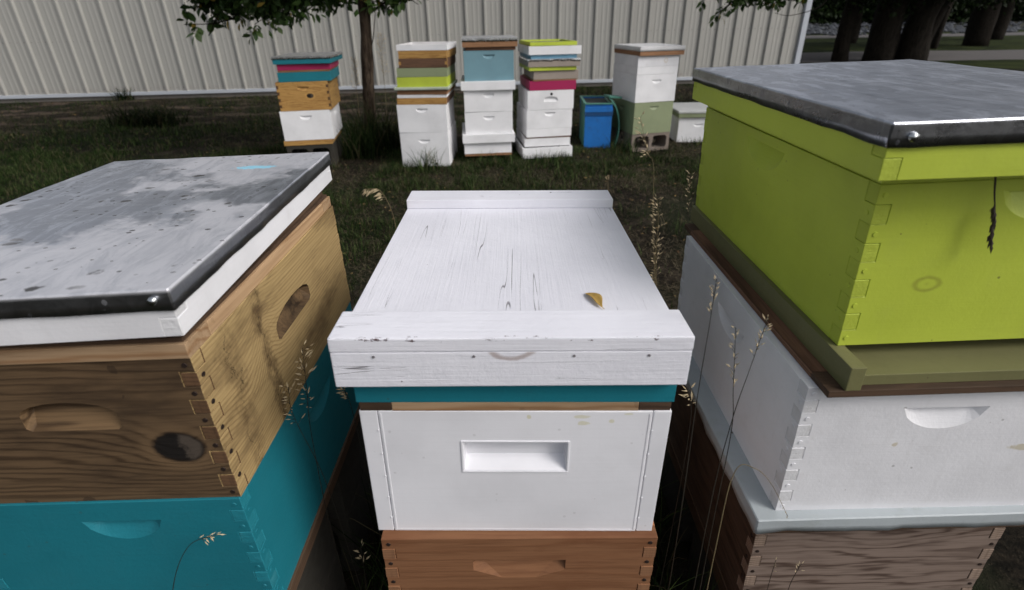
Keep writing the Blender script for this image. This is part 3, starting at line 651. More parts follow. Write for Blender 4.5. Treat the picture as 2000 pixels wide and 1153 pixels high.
def leafcloud(name,label,blobs,parent=None,M=None,tone=1.0,clump=.25,yel=.02,mat=None):
    """blobs: (centre, radii, count, leaf size) -> many leaf faces gathered in clumps"""
    Vs=[];Cs=[]
    for (c,rad,cnt,ls) in blobs:
        nc=max(4,cnt//45); u=rng.normal(size=(nc,3)); u/=np.linalg.norm(u,axis=1)[:,None]; rr=rng.uniform(.15,1,nc)**.45
        cc=np.array(c)+u*rr[:,None]*np.array(rad); tonec=rng.uniform(.55,1.35,nc)
        k=rng.integers(0,nc,cnt); p=cc[k]+rng.normal(size=(cnt,3))*clump*np.mean(rad)*.5
        d=rng.normal(size=(cnt,3)); d[:,2]-=.5; d/=np.linalg.norm(d,axis=1)[:,None]; s=np.cross(d,rng.normal(size=(cnt,3))); s/=np.linalg.norm(s,axis=1)[:,None]
        L=(ls*rng.uniform(.6,1.25,cnt))[:,None]; nrm=np.cross(d,s)
        V=np.stack([p,p+d*L*.5+s*L*.24+nrm*L*.05,p+d*L,p+d*L*.5-s*L*.24+nrm*L*.05],1)
        b=(rng.uniform(0,1,cnt))[:,None]; col=(np.array([.010,.024,.006])*(1-b)+np.array([.034,.062,.015])*b)*tonec[k][:,None]*tone
        col=np.where((rng.uniform(0,1,cnt)<yel)[:,None],np.array([[.22,.16,.03]]),col)
        Vs.append(V);Cs.append(np.repeat(np.concatenate([col,np.ones((cnt,1))],1)[:,None,:],4,1))
    V=np.concatenate(Vs); C=np.concatenate(Cs); n=len(V)
    me=bpy.data.meshes.new(name); me.vertices.add(n*4); me.vertices.foreach_set('co',V.ravel()); me.loops.add(n*4); me.loops.foreach_set('vertex_index',np.arange(n*4,dtype=np.int32))
    me.polygons.add(n); me.polygons.foreach_set('loop_start',np.arange(0,n*4,4,dtype=np.int32)); me.polygons.foreach_set('loop_total',np.full(n,4,np.int32))
    ca=me.color_attributes.new('tint','FLOAT_COLOR','POINT'); ca.data.foreach_set('color',C.ravel()); me.materials.append(mat or m_crown); me.update()
    o=link(name,me,parent,M); o['kind']='stuff'
    if label: o['label']=label
    return o
def add_tube(name,pts,rad,parent,mat,n=10,jit=.2,seed=0,sm=4):
    P=smooth_path(pts,sm); R_=np.interp(np.linspace(0,1,len(P)),np.linspace(0,1,len(rad)),rad)
    vs,fs=tubem(P,R_,n,jit=jit,seed=seed); return link(name,mesh(name,vs,fs,mat,True),parent)
def twig_leaves(parent,path,n_leaf,size,rnd,yel=.04,spread=.16,side=7):
    """compound leaves along a twig: side stalks carrying paired leaflets, each leaflet an object"""
    P=smooth_path(path,8); cnt=0
    add_tube('twig',path,[.007,.003],parent,m_bark2,5,0)
    while cnt<n_leaf:
        i=rnd.randrange(2,len(P)); p=P[i]; d=Vector((rnd.uniform(-1,1),rnd.uniform(-.7,.7),rnd.uniform(-1,.35))).normalized()
        L=rnd.uniform(.5,1)*spread
        for k in range(side):
            f=(k//2+1)/((side+1)//2); q=p+d*L*f+Vector((0,0,-.05*L*f*f)); 
            if k==side-1: dd=d.copy()
            else:
                sd_=d.cross(Vector((rnd.uniform(-.3,.3),1,rnd.uniform(-.3,.3)))).normalized()*(1 if k%2 else -1); dd=(d*.55+sd_).normalized()
            dd=(dd+Vector((0,0,-.35))).normalized(); s=size*rnd.uniform(.6,1.15)
            M=Matrix.Translation(q)@dd.to_track_quat('X','Z').to_matrix().to_4x4()@Matrix.Rotation(rnd.uniform(-.8,.8),4,'X')@Matrix.Scale(s,4)
            o=link('leaf',LMY if rnd.random()<yel else LM,parent,M); cnt+=1
            if cnt>=n_leaf: break
rnd=random.Random(3)
T=thing('ash_tree','slender tree with furrowed trunk and low leafy branches between the two left rear hives','tree',(0,0,0))
gzt=gz(-1.43,5.0)
add_tube('trunk',[(-1.47,5.0,gzt-.15),(-1.435,5.0,.12),(-1.405,5.0,.5),(-1.375,5,.85),(-1.335,5.0,1.4),(-1.33,5.02,2.1),(-1.42,5.1,3.0),(-1.4,5.1,4.2)],[.085,.064,.056,.055,.052,.05,.042,.02],T,m_bark,14,.3,2,6)
for pts,rad in (([(-1.335,5,1.42),(-1.6,4.85,1.52),(-2.0,4.6,1.42),(-2.35,4.45,1.25)],[.03,.02,.012,.005]),
                ([(-1.33,5,1.5),(-1.5,4.75,1.62),(-1.85,4.5,1.55),(-2.6,4.35,1.42)],[.03,.022,.012,.006]),
                ([(-1.335,5,1.3),(-1.22,4.95,1.33),(-1.05,4.9,1.42),(-.85,4.8,1.44)],[.016,.011,.008,.004]),
                ([(-1.345,5,1.0),(-1.29,4.97,1.05),(-1.25,4.95,1.2),(-1.22,4.92,1.3)],[.006,.005,.004,.003]),
                ([(-1.33,5.02,2.1),(-1.9,4.6,2.6),(-2.6,4.2,2.9)],[.035,.025,.01]),([(-1.4,5.1,2.7),(-.8,4.9,3.2),(-.2,4.7,3.5)],[.035,.02,.01]),([(-1.4,5.1,2.5),(-1.5,4.5,3.1),(-1.6,3.7,3.4)],[.035,.02,.01])):
    add_tube('branch',pts,rad,T,m_bark2,7,.1)
for path,n in (([(-2.0,4.6,1.42),(-2.35,4.42,1.25),(-2.68,4.4,1.23)],62),([(-1.85,4.5,1.55),(-2.3,4.4,1.36),(-2.5,4.4,1.14)],48),([(-1.6,4.75,1.5),(-1.9,4.5,1.35),(-2.1,4.4,1.22)],50),([(-1.4,4.85,1.5),(-1.6,4.6,1.42),(-1.75,4.5,1.30)],42),
               ([(-1.22,4.95,1.42),(-1.05,4.9,1.42),(-.86,4.8,1.40)],34),([(-1.25,4.95,1.5),(-.95,4.85,1.44),(-.8,4.8,1.36)],22),([(-1.3,4.95,1.48),(-1.15,4.9,1.38),(-1.1,4.85,1.33)],20),([(-2.2,4.4,1.5),(-2.0,4.35,1.4),(-1.9,4.35,1.25)],22)):
    twig_leaves(T,path,n,.085,rnd)
leafcloud('foliage',None,[((-2.1,4.5,1.46),(.50,.35,.15),2300,.08),((-1.65,4.6,1.50),(.35,.3,.13),1200,.08),((-1.05,4.9,1.50),(.28,.2,.10),520,.07),((-1.7,4.7,2.2),(1.6,1.2,.5),4500,.10),
      ((-1.6,4.5,3.2),(1.7,1.5,.8),5000,.11),((-1.5,4.9,4.2),(1.2,1.2,.7),3500,.11)],T,tone=1.0,yel=.02,clump=.35)
# tree on the right, standing outside the view, one branch reaching in at the top
T2=thing('ash_tree','thin leafy branch reaching in at the top before the building corner','tree',(0,0,0))
add_tube('trunk',[(6.1,5.2,-.1),(6.05,5.2,.5),(6.0,5.2,1.4),(5.9,5.15,2.4),(5.8,5.1,3.6)],[.16,.13,.12,.10,.05],T2,m_bark,14,.3,5)
for pts,rad in (([(5.9,5.15,2.2),(4.6,4.9,2.3),(3.4,4.7,1.85),(2.7,4.65,1.45),(2.2,4.6,1.32)],[.05,.03,.02,.012,.005]),([(5.85,5.1,2.8),(4.9,4.6,3.3),(3.8,4.2,3.5)],[.05,.03,.01]),([(2.75,4.65,1.48),(2.7,4.6,1.30),(2.45,4.6,1.22),(2.3,4.6,1.24)],[.006,.004,.003,.002])):
    add_tube('branch',pts,rad,T2,m_bark2,7,.1)
for path,n in (([(2.4,4.6,1.36),(2.0,4.6,1.36),(1.66,4.6,1.36)],70),([(1.95,4.6,1.36),(1.85,4.6,1.28),(1.79,4.6,1.24)],26),([(2.6,4.6,1.40),(2.35,4.6,1.35),(2.15,4.6,1.31)],44),([(2.8,4.6,1.46),(2.6,4.6,1.38),(2.5,4.6,1.34)],18)):
    twig_leaves(T2,path,n,.06,rnd,.02,.10)
leafcloud('foliage',None,[((2.15,4.6,1.39),(.42,.12,.045),620,.055),((4.8,4.9,2.9),(1.2,1.1,.7),3000,.11),((5.8,5.1,3.9),(1.6,1.6,1.1),5000,.12)],T2,clump=.3)
# far trees right of the building
far=[((9.06,14.1),[(.0,0),(-.02,1.2),(.15,2.6),(.1,5)],[.23,.17,.15,.10],'dark tree trunk nearest the building corner beside the road'),
     ((9.95,13.9),[(0,0),(.02,1.2),(.05,2.6),(.0,5)],[.36,.30,.28,.18],'thick dark tree trunk second from the building corner'),
     ((10.65,13.7),[(0,0),(.05,1.1),(.35,2.4),(.7,5)],[.36,.30,.26,.16],'broad forked dark tree trunk third from the building corner'),
     ((12.1,15.4),[(0,0),(.35,1.3),(.95,2.8),(1.6,5)],[.22,.17,.15,.10],'dark leaning tree trunk right of the forked one'),
     ((14.6,22.6),[(0,0),(.05,1.4),(.0,3),(.1,6)],[.4,.32,.3,.2],'dark tree far behind the road next to the building corner'),
     ((17.5,19.5),[(0,0),(.0,1.4),(.15,3),(.3,6)],[.42,.33,.3,.2],'dark tree beyond the road toward the right edge'),
     ((14.9,18.2),[(0,0),(.1,1.4),(.3,3),(.4,5)],[.12,.09,.08,.05],'thin young tree on the verge beyond the road'),
     ((21.8,23.5),[(0,0),(.05,1.4),(-.1,3),(.1,6)],[.4,.32,.3,.2],'dark tree farthest right beyond the road')]
for i,((x,y),pt,rad,lab) in enumerate(far):
    t_=thing('shade_tree',lab,'tree',(x,y,0),group='dark shade trees beyond the building')
    add_tube('trunk',[(a,0,h-(.1 if h==0 else 0)) for a,h in pt],[rad[0]]+rad[1:],t_,m_bark2,10,.25,i)
    if i==2: add_tube('branch',[(.05,0,1.0),(-.25,0,1.6),(-.4,.1,2.6),(-.6,.2,4.5)],[.2,.16,.13,.08],t_,m_bark2,9,.2)
    s=1 if i not in (6,) else .5; hx=pt[-1][0]
    leafcloud('foliage',None,[((hx*.6,-.2,3.7),(2.6*s,2.2*s,1.0*s),int(5200*s),.17),((hx,0,5.4),(2.7*s,2.5*s,1.5*s),int(4200*s),.2)]+([((hx*.4,-.4,2.15),(2.0,1.3,.55),2600,.13)] if i!=6 else []),t_,tone=.5,clump=.3,yel=.004)
# woodland closing the view, rubble bank at its foot
wb=[((x,46+rng.uniform(-3,5),rng.uniform(3,5)),(5,3.5,4.2),4200,.55) for x in range(14,92,4)]+[((x,43,1.6),(3.5,1.5,1.4),1500,.4) for x in range(14,80,4)]
tag(leafcloud('woodland',None,wb,tone=.45,clump=.45,yel=0),'dark mass of woodland closing the view right of the building','woodland')
vs=[];fs=[]
for i in range(1500):
    x=rng.uniform(18,58); y=rng.uniform(30,42); s=rng.uniform(.06,.26); zc=max(0,(y-36)*.05)+s*.3; b=len(vs)
    for k in range(6):
        d=[(1,0,0),(-1,0,0),(0,1,0),(0,-1,0),(0,0,.7),(0,0,-.7)][k]; j=rng.uniform(.6,1.2)
        vs.append((x+d[0]*s*j*1.4,y+d[1]*s*j,zc+d[2]*s*j))
    fs+=[(b+p,b+q,b+4) if k%2 else (b+q,b+p,b+4) for k,(p,q) in enumerate(((0,2),(1,2),(1,3),(0,3)))]
    fs+=[(b+p,b+q,b+5) for p,q in ((0,2),(2,1),(1,3),(3,0))]
o=link('stone_rubble',mesh('stone_rubble',vs,fs,plain('pale_blueish_stone',(.05,.055,.065),.8,0,.9,2))); tag(o,'bank of pale broken stones in the distance behind the shade trees','rubble',kind='stuff')
vs=[];fs=[]
bk=[(12,36.0,-.01),(95,34,-.01),(95,45,.5),(12,46,.5),(12,60,.6),(95,60,.6)]
o=link('embankment',mesh('embankment',[(a,b,c-.02) for a,b,c in bk],[(0,1,2,3),(3,2,5,4)],plain('dark_earth',(.03,.03,.022),.95))); o['kind']='structure'
# ------------------------------------------------------------------ blocks and stands
m_block=plain('old_concrete_block',(.20,.165,.14),.95,0,.35,60); m_block2=plain('shaded_dark_block',(.035,.032,.026),.95,0,.5,60)  # second block tone darkened to put the shade under the hives into colour
def block(label,ref_w,yaw=0,L=.39,Hh=.19,D=.19,holes=True,group=None,ns='concrete_block',mat=None):
    m_block=mat or MC['old_concrete_block']
    """two cores open towards the front"""
    a=L/2; t_=.032; cw_=(L-3*t_)/2
    R=thing(ns,label,'concrete block',ref_w,yaw=yaw,group=group)
    bm=bmesh.new()
    outer=[(-a,0),(a,0),(a,Hh),(-a,Hh)]
    me=bbox(-a,a,-D/2,D/2,0,Hh,.004,m_block,'block')
    for s in (-1,1):
        cx=s*(cw_/2+t_/2); bm2=bmesh.new()
        pts=[]
        r=.03
        for (px,pz,a0) in ((cw_/2-r,Hh-t_-r,0),(-cw_/2+r,Hh-t_-r,90),(-cw_/2+r,t_+r,180),(cw_/2-r,t_+r,270)):
            for k in range(4): th=math.radians(a0+30*k); pts.append((cx+px+math.cos(th)*r,pz+math.sin(th)*r))
        lo=[bm2.verts.new((x,-D,z)) for x,z in pts]; hi=[bm2.verts.new((x,D,z)) for x,z in pts]; n=len(pts)
        bm2.faces.new(lo); bm2.faces.new(hi[::-1])
        for i in range(n): bm2.faces.new((lo[i],hi[i],hi[(i+1)%n],lo[(i+1)%n]))
        bmesh.ops.recalc_face_normals(bm2,faces=bm2.faces); me=cut(me,bmout(bm2,'c',m_block))
    link('block',me,R); return R
FT=dict(ty=.017); CT=dict(ty=-.015); RT=dict(ty=.022)
# supports under the three front stacks
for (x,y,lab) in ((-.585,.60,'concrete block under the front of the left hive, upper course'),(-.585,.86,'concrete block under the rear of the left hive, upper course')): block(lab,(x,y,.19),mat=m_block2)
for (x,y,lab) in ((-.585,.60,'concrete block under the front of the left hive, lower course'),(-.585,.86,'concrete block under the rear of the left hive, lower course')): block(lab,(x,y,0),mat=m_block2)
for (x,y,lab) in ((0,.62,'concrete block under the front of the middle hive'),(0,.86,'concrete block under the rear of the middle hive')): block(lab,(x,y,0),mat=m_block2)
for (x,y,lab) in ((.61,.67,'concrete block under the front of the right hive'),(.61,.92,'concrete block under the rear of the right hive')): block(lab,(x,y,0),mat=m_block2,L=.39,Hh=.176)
def bottom_board(name,label,ref_w,ref_l=(0,0,0),yaw=0,tx=0,ty=0,W=.413,D=.56,H=.038,fl=.018,m=None,my=None,set_=.006,group=None,t=.020):
    R=thing(name,label,'bottom board',ref_w,ref_l,yaw,tx,ty,group); my=my or m
    for s in (-1,1):
        x0,x1=sorted((s*W/2,s*(W/2-t))); link('rail',bbox(x0,x1,-D/2,D/2,0,H,.0012,my,'rail'),R)
    n=3; w=(W-2*t-.0006)
    link('floor_board',bbox(-w/2,w/2,-D/2+set_,D/2-set_,0,fl,.001,my,'floor_board'),R)
    return R
m_hand=wood('shaded_hand_hold','x',(.16,.10,.05),(.03,.016,.008),60,6,.95,stain_c=(.012,.007,.004))  # dark tone inside the hand holds stands in for their shadow
# ------------------------------------------------------------------ LEFT front stack
bottom_board('bottom_board','dark wooden bottom board under the teal box of the left front hive',(-.366,.448,.405),(.2165,-.27,.024),W=.433,D=.56,H=.024,fl=.012,m=m_darkx,my=m_darky,**FT)
hive_box('hive_box','teal painted hive box at the bottom left, under the knotty raw pine box',(-.3755,.4625,.6489),(.2065,-.2525,.244),mf=[m_teal,m_tealend],ms=[m_teal,m_tealend],hf=('moon',.032,.207,.112,.037,.013),hsd=(1,'moon',.016,.18,.118,.038,.013),nails=m_teal,jit=.0007,**FT)
hive_box('hive_box','knotty unpainted pine hive box with dark stains, on the teal box at the left',(-.3784,.4654,.8822),(.2065,-.2525,.2333),H=.2333,hm=m_hand,g=.0006,mf=[m_pinex,m_piney],ms=[m_piney,m_pineend],hf=('arch',.03,.172,.122,.045,.016),hsd=(1,'arch',-.001,.165,.135,.044,.017),nails=MET_DARK,jit=.0006,**FT)
R=frame_box('inner_cover','pale raw wood inner cover between the knotty pine box and the tin lid',"inner cover",(-.3775,.4635,.8824),(.2075,-.254,0),yaw=.008,W=.415,D=.508,H=.0205,m=m_stripx,ms=m_stripy,t=.045,panel=m_darkx,pz=(.0206,.0262),lap=False,**FT)
for s in (-1,1):
    link('upper_rim',bbox(-.197,.197,*sorted((s*.247,s*.228)),.0264,.037,.001,m_darkx,'upper_rim'),R); link('upper_rim',bbox(*sorted((s*.199,s*.18)),-.2275,.2275,.0264,.037,.001,m_darky,'upper_rim'),R)
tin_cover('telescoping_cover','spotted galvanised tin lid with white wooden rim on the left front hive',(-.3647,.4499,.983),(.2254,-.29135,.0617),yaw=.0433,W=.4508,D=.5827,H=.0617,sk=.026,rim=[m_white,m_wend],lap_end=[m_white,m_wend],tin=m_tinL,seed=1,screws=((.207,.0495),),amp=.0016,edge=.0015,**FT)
# ------------------------------------------------------------------ MIDDLE front stack
bottom_board('bottom_board','weathered bottom board under the red brown box of the middle hive',(.0035,.50,.2855),(0,-.2525,.03),W=.413,D=.54,H=.03,m=m_darkx,my=m_darky,**CT)
frame_box('hive_stand','low wooden stand carrying the middle hive','hive stand',(.0035,.50,.2555),(0,-.25,.065),W=.41,D=.53,H=.065,m=m_darkx,ms=m_darky,**CT)
hive_box('hive_box','red brown wooden hive box at the bottom of the middle hive',(.0035,.4815,.5296),(0,-.2525,.244),mf=[m_cedarx,m_cedarend],ms=[wood('red_brown_side','y',(.40,.18,.085),(.29,.115,.05),45,6,.35,stain_c=(.14,.05,.02),ringk=.5),m_cedarend],hf=('trap',0,.194,.142,.043,.015),nails=MET_DARK,jit=.0006,**CT)
R=thing('hive_box','smooth white plastic hive box with rectangular hand hold in the middle hive','hive box',(.0003,.4931,.7656),(0,-.2525,.2356),yaw=-.0106,**CT)
t_=.024; Hh=.2356; Wh=.2065
m_plast=paint('white_plastic',(.80,.80,.84),.42,.08,.12,.15,stains=[('x',.018,.226,.0035,.004,(.58,.54,.25),.55),('x',.088,.226,.010,.003,(.58,.54,.25),.45),('x',.092,.215,.009,.0035,(.58,.54,.25),.5),('x',.128,.219,.0035,.004,(.58,.54,.25),.5),('x',.15,.231,.007,.002,(.58,.54,.25),.4)])
me=poly_board([(-Wh+t_+.0008,0),(Wh-t_-.0008,0),(Wh-t_-.0008,Hh),(-Wh+t_+.0008,Hh)],'x',-.2525,-.2525+.024,[m_plast],name='front_board',bev=.001)
me=cut(me,handle_cutter('rect','x',1,(0,-.2525),.1805,.142,.053,.019,m_plast)); link('front_board',me,R)
link('back_board',bbox(-Wh+t_+.0008,Wh-t_-.0008,.2285,.2525,0,Hh,.001,m_plast,'back_board'),R)
for s in (-1,1):
    link('side_board',bbox(*sorted((s*Wh,s*(Wh-t_))),-.2522,.2522,0,Hh,.0015,m_plast,'side_board'),R)
    link('edge_bead',bbox(*sorted((s*(Wh-t_-.003),s*(Wh-t_-.0055))),-.2530,-.2520,.004,Hh-.004,.0005,m_plast,'edge_bead'),R)
    for k in range(5): link('peg',nail_mesh(m_plast,.0012),R,Matrix.Translation((s*(Wh-t_+.001),-.2528,.03+k*.043)))
link('edge_bead',bbox(-Wh+t_+.006,Wh-t_-.006,-.2529,-.2520,.003,.0052,.0005,m_plast,'edge_bead'),R)
for (a,b,c,d) in ((-.0745,.0745,.1812,.1835),(-.0745,.0745,.1240,.1268),(-.0745,-.0718,.1270,.1810),(.0718,.0745,.1270,.1810)): link('hand_hold_lip',bbox(a,b,-.2536,-.2521,c,d,.0006,m_plast,'hand_hold_lip'),R)
R=thing('inner_cover','thin brown wooden inner cover on the white plastic box of the middle hive','inner cover',(.0003,.4935,.7660),(0,-.2525,0),yaw=-.006,**CT)
for s in (-1,1):
    link('side_board',bbox(*sorted((s*.2045,s*.1625)),-.2520,.2525,0,.0142,.001,m_darkx,'side_board'),R)
    link('end_board',bbox(-.1620,.1620,*sorted((s*.2525,s*.21)),0,.0142,.001,m_stripx,'end_board'),R)
link('panel',bbox(-.15,.15,-.2,.2,.004,.010,0,m_darkx,'panel'),R)
frame_box('rim_box','shallow teal rim between white plastic box and white board lid of the middle hive','hive rim',(.0003,.4933,.7806),(0,-.2525,0),yaw=-.006,W=.415,D=.505,H=.0826,m=m_teal,**CT)
CE=[(0,.0714,.010,.83)]
def wmat(key,ax,ce):
    return weathered(key,ax,ce)
m_w1=wmat('weathered_white_board','y',()); m_w2=wmat('weathered_white_cleat','x',CE); m_w3=wmat('weathered_white_front','x',[(0,.0714,.004,.9)])
R=thing('board_cover','weathered white wooden board lid with a cleat at each end on the middle hive','hive cover',(-.0027,.4745,.8954),(0,0,.0714),yaw=.0008,tx=-.0064,ty=-.014)
link('top_board',bbox(-.2159,.2159,.0185,.5472,.0395,.0517,.0012,m_w1,'top_board'),R)
link('cleat',bbox(-.2167,.2167,0,.0606,.0521,.0714,.0016,m_w2,'cleat'),R)
link('cleat',bbox(-.2160,.2160,.4846,.5472,.0521,.0714,.0016,m_w2,'cleat'),R)
link('front_board',bbox(-.2163,.2163,.0004,.0180,0,.0516,.0014,m_w3,'front_board'),R)
link('back_board',bbox(-.2159,.2159,.5475,.565,0,.0516,.0014,m_w3,'back_board'),R)
for x in (-.165,-.045,.075,.165): link('nail',nail_mesh(plain('grey_nail',(.16,.15,.16),.6),.0017),R,Matrix.Translation((x,0,.0455)))
# curled leaf on the lid
lt=thing('fallen_leaf','curled yellow brown leaf lying on the white lid of the middle hive','leaf',(.1155,.588,.8731))
n=12; vs=[];fs=[]
for i in range(n+1):
    u=i/n; wd=.0105*math.sin(math.pi*min(1,u*1.08))**.7*(1-.55*u) if u<.93 else .0006
    x=(-.012+.024*u)+.004*math.sin(u*5); y=.020-.044*u; z=.0012+.0025*math.sin(u*math.pi)+.003*max(0,u-.6)
    for k in range(5): 
        q=(k-2)/2; vs.append((x+q*wd*.9,y+q*wd*.3,z+abs(q)**1.5*wd*.45))
for i in range(n):
    for k in range(4): fs.append((i*5+k,i*5+k+1,(i+1)*5+k+1,(i+1)*5+k))
o=link('leaf_blade',mesh('leaf_blade',vs,fs,plain('dry_yellow_leaf',(.42,.27,.07),.55,0,.45,110),True),lt); solidify(o,.0004)
# ------------------------------------------------------------------ RIGHT front stack
bottom_board('bottom_board','dark bottom board under the striped raw pine box of the right hive',(.405,.53,.216),(-.2065,-.27,.04),W=.413,D=.55,H=.04,m=m_darkx,my=m_darky,**RT)
hive_box('hive_box','striped raw pine hive box at the bottom of the right front hive',(.405,.545,.4605),(-.2065,-.2525,.244),W=.418,fingers=9,mf=[m_rawx,m_rawend],ms=[wood('striped_raw_side_shaded','y',(.10,.065,.045),(.035,.02,.014),26,8,.6,ringk=.8),m_rawend],nails=MET_DARK,jit=.0006,**RT)  # side boards coloured darker to imitate shade in the narrow gap
frame_box('rim_box','dark wooden rim under the painted tin lid of the right hive','hive rim',(.402,.541,.4608),(-.21,-.256,0),W=.42,D=.51,H=.034,m=m_darkx,ms=m_darky,**RT)  # rim boards take the dark wood tone
tin_cover('telescoping_cover','grey white painted tin lid sandwiched in the right front hive under the white box',(.368,.502,.5308),(-.2275,-.285,.0358),W=.455,D=.57,H=.0358,sk=.0275,rim=m_darkx,tin=m_tinW,seed=4,amp=.0004,edge=.004,ty=.018)
hive_box('hive_box','white painted hive box with moon shaped hand holds in the right front hive',(.3981,.5177,.7742),(-.2065,-.2525,.243),yaw=-.0072,H=.243,mf=[paint('white_paint_stained',WHITE,.5,.25,.3,.4,stains=[('x',.13,.125,.022,.006,(.45,.38,.2),.6),('x',-.06,.135,.005,.004,(.5,.42,.25),.6),('x',.16,.175,.012,.008,(.45,.38,.2),.5)]),m_wend],ms=[m_white,m_wend],hf=('moon',-.007,.203,.118,.039,.014),hsd=(-1,'moon',-.013,.196,.118,.038,.013),nails=m_white,jit=.0007,ty=.0158)
frame_box('inner_cover','thin reddish fir frame between the white box and the olive bottom board at the right','inner cover',(.4115,.5025,.7748),(-.2,-.28,0),W=.40,D=.57,H=.0105,m=m_darkx,ms=m_fir,t=.04,ty=.02)
bottom_board('bottom_board','olive green bottom board with raised side rails under the lime box',(.4322,.4975,.7858),(-.2065,-.2965,0),W=.413,D=.593,H=.0370,fl=.0165,m=m_olive,set_=.010,**RT)
hive_box('hive_box','lime green hive box with moon shaped hand holds under the tin lid at the right',(.4344,.5441,1.0533),(-.2065,-.2753,.2300),D=.5506,H=.2300,fingers=9,mf=[m_green,m_greend],ms=[m_greenb,m_greend],hf=('moon',0,.216,.118,.040,.013),hsd=(-1,'moon',0,.213,.13,.043,.018),nails=m_greenb,jit=.0007,tx=-.0016,ty=.028)
frame_box('inner_cover','lime painted inner cover hidden in the shade under the right tin lid','inner cover',(.4354,.5455,1.0536),(-.2055,-.2739,0),W=.411,D=.548,H=.018,m=m_greenb,tx=0,ty=.026)
tin_cover('telescoping_cover','dark galvanised tin lid with lime green wooden rim on the right front hive',(.3864,.4923,1.1369),(-.22565,-.291,.0632),yaw=-.0003,W=.4513,D=.582,H=.0632,sk=.0262,rim=[m_greenb,m_greend],lap_end=[m_greenb,m_greend],tin=m_tinR,seed=2,screws=((-.2025,.0483),),amp=.0012,edge=.0014,tx=.0014,ty=.0217)
# ------------------------------------------------------------------ rear hives
ST={'A':(-1.749,4.246,.151),'B':(-.738,4.152,-.035),'C':(-.178,4.271,.079),'D':(.356,4.400,.143),'F':(1.383,4.758,.248),'G':(1.960,5.09,.02)}
def loc(st,xc,yo=0,z=0):
    x,y,a=ST[st]; return (x+math.cos(a)*xc-math.sin(a)*yo,y+math.sin(a)*xc+math.cos(a)*yo,z)
CR=random.Random(5)
def crook(): return CR.uniform(-.022,.022)
def bx(st,label,z0,z1,xc,W,m,ms=None,hand=None,hs=None,D=.505,yo=0,fin=0,dyaw=0,name='hive_box'):
    H=z1-z0-.0012
    return hive_box(name,label,loc(st,xc,yo,z0),(0,-D/2,0),yaw=ST[st][2]+dyaw+crook(),W=W,D=D,H=H,mf=m,ms=ms,fingers=fin,hf=('moon',0,hand*H,.105,.035,.014) if hand else None,hsd=(hs,'moon',0,.8*H,.105,.035,.014) if hs is not None else None,jit=.0006)
def fr(st,label,z0,z1,xc,W,m,ms=None,D=.505,yo=0,name='rim_box',cat='hive rim',panel=None,pz=None,dyaw=0,t=.019):
    return frame_box(name,label,cat,loc(st,xc,yo,z0),(0,-D/2,0),yaw=ST[st][2]+dyaw+crook(),W=W,D=D,H=z1-z0-.001,m=m,ms=ms,panel=panel,pz=pz,t=t)
def cv(st,label,z0,z1,xc,W,rim,tin,sk,D=.56,yo=-.028,seed=0,dyaw=0,edge=.0018):
    return tin_cover('telescoping_cover',label,loc(st,xc,yo,z0),(0,-D/2,0),yaw=ST[st][2]+dyaw+crook(),W=W,D=D,H=z1-z0,sk=sk,rim=rim,tin=tin,seed=seed,edge=edge)
# A
for k,(yo) in enumerate((.1,.38)):
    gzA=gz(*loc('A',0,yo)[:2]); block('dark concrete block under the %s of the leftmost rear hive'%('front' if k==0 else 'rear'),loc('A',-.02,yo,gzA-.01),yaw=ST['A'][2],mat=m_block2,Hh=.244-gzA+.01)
fr('A','pale wood base rim at the foot of the leftmost rear hive',.245,.2875,-.022,.404,m_bpine,m_bpiney)
bx('A','white box under the honey coloured pine box in the leftmost rear hive',.288,.540,-.006,.41,m_whiteb,hand=.83,hs=1)
bx('A','honey coloured raw pine box with dovetailed corners in the leftmost rear hive',.541,.778,.012,.418,[m_bpine,m_pineend],[m_bpiney,m_pineend],hand=.83,fin=9)
fr('A','shallow teal box on the honey pine box of the leftmost rear hive',.779,.855,.043,.418,m_teal,cat='hive box',name='hive_box')
fr('A','thin brown strip frame under the magenta rim of the leftmost rear hive',.8555,.870,.045,.405,m_bstrip,name='inner_cover',cat='inner cover')
fr('A','magenta rim under the teal edged tin lid of the leftmost rear hive',.8705,.919,.051,.417,m_mag)
cv('A','bright tin lid with teal rim on the leftmost rear hive',.9200,.979,.048,.462,m_teal,m_tinB,.022,seed=5)
# B
bx('B','lowest white box of the second rear hive, half hidden by a grass tuft',.055,.3555,0,.413,m_whiteb,hand=.80,hs=None)
bx('B','upper white box of the second rear hive, under a raw wood rim',.3565,.589,0,.413,m_whiteb,hand=.86)
fr('B','raw wood rim with dark lapped corners above the white boxes of the second rear hive',.590,.6435,.008,.411,[m_bpine][0],m_bdark,name='rim_box')
fr('B','thin white rim in the middle of the second rear hive',.644,.6685,.012,.411,m_whiteb)
fr('B','brown rim right under the pale green tin lid of the second rear hive',.669,.7055,.015,.411,m_bstrip)
cv('B','pale green tin lid in the middle of the second rear hive',.7060,.7300,.018,.451,m_bstrip,m_tinS,.022,seed=6,D=.55,yo=-.022)
fr('B','shallow lime box on the pale green lid of the second rear hive',.7305,.8085,.022,.411,m_greenb,cat='hive box',name='hive_box')
fr('B','shallow sage green box above the lime one in the second rear hive',.809,.879,.028,.409,m_sage,cat='hive box',name='hive_box')
bx('B','shallow dark brown box with finger jointed ends in the second rear hive',.8795,.9515,.044,.394,[m_bdark,m_bpine],[m_bdark,m_bpine],fin=3)
fr('B','light brown shallow rim under the white tray of the second rear hive',.952,1.010,.045,.390,m_bpine,m_bpiney)
fr('B','open white tray on top of the second rear hive',1.0115,1.056,.044,.410,m_whiteb,cat='tray',name='hive_tray',panel=m_bdark,pz=(-.0010,.004))
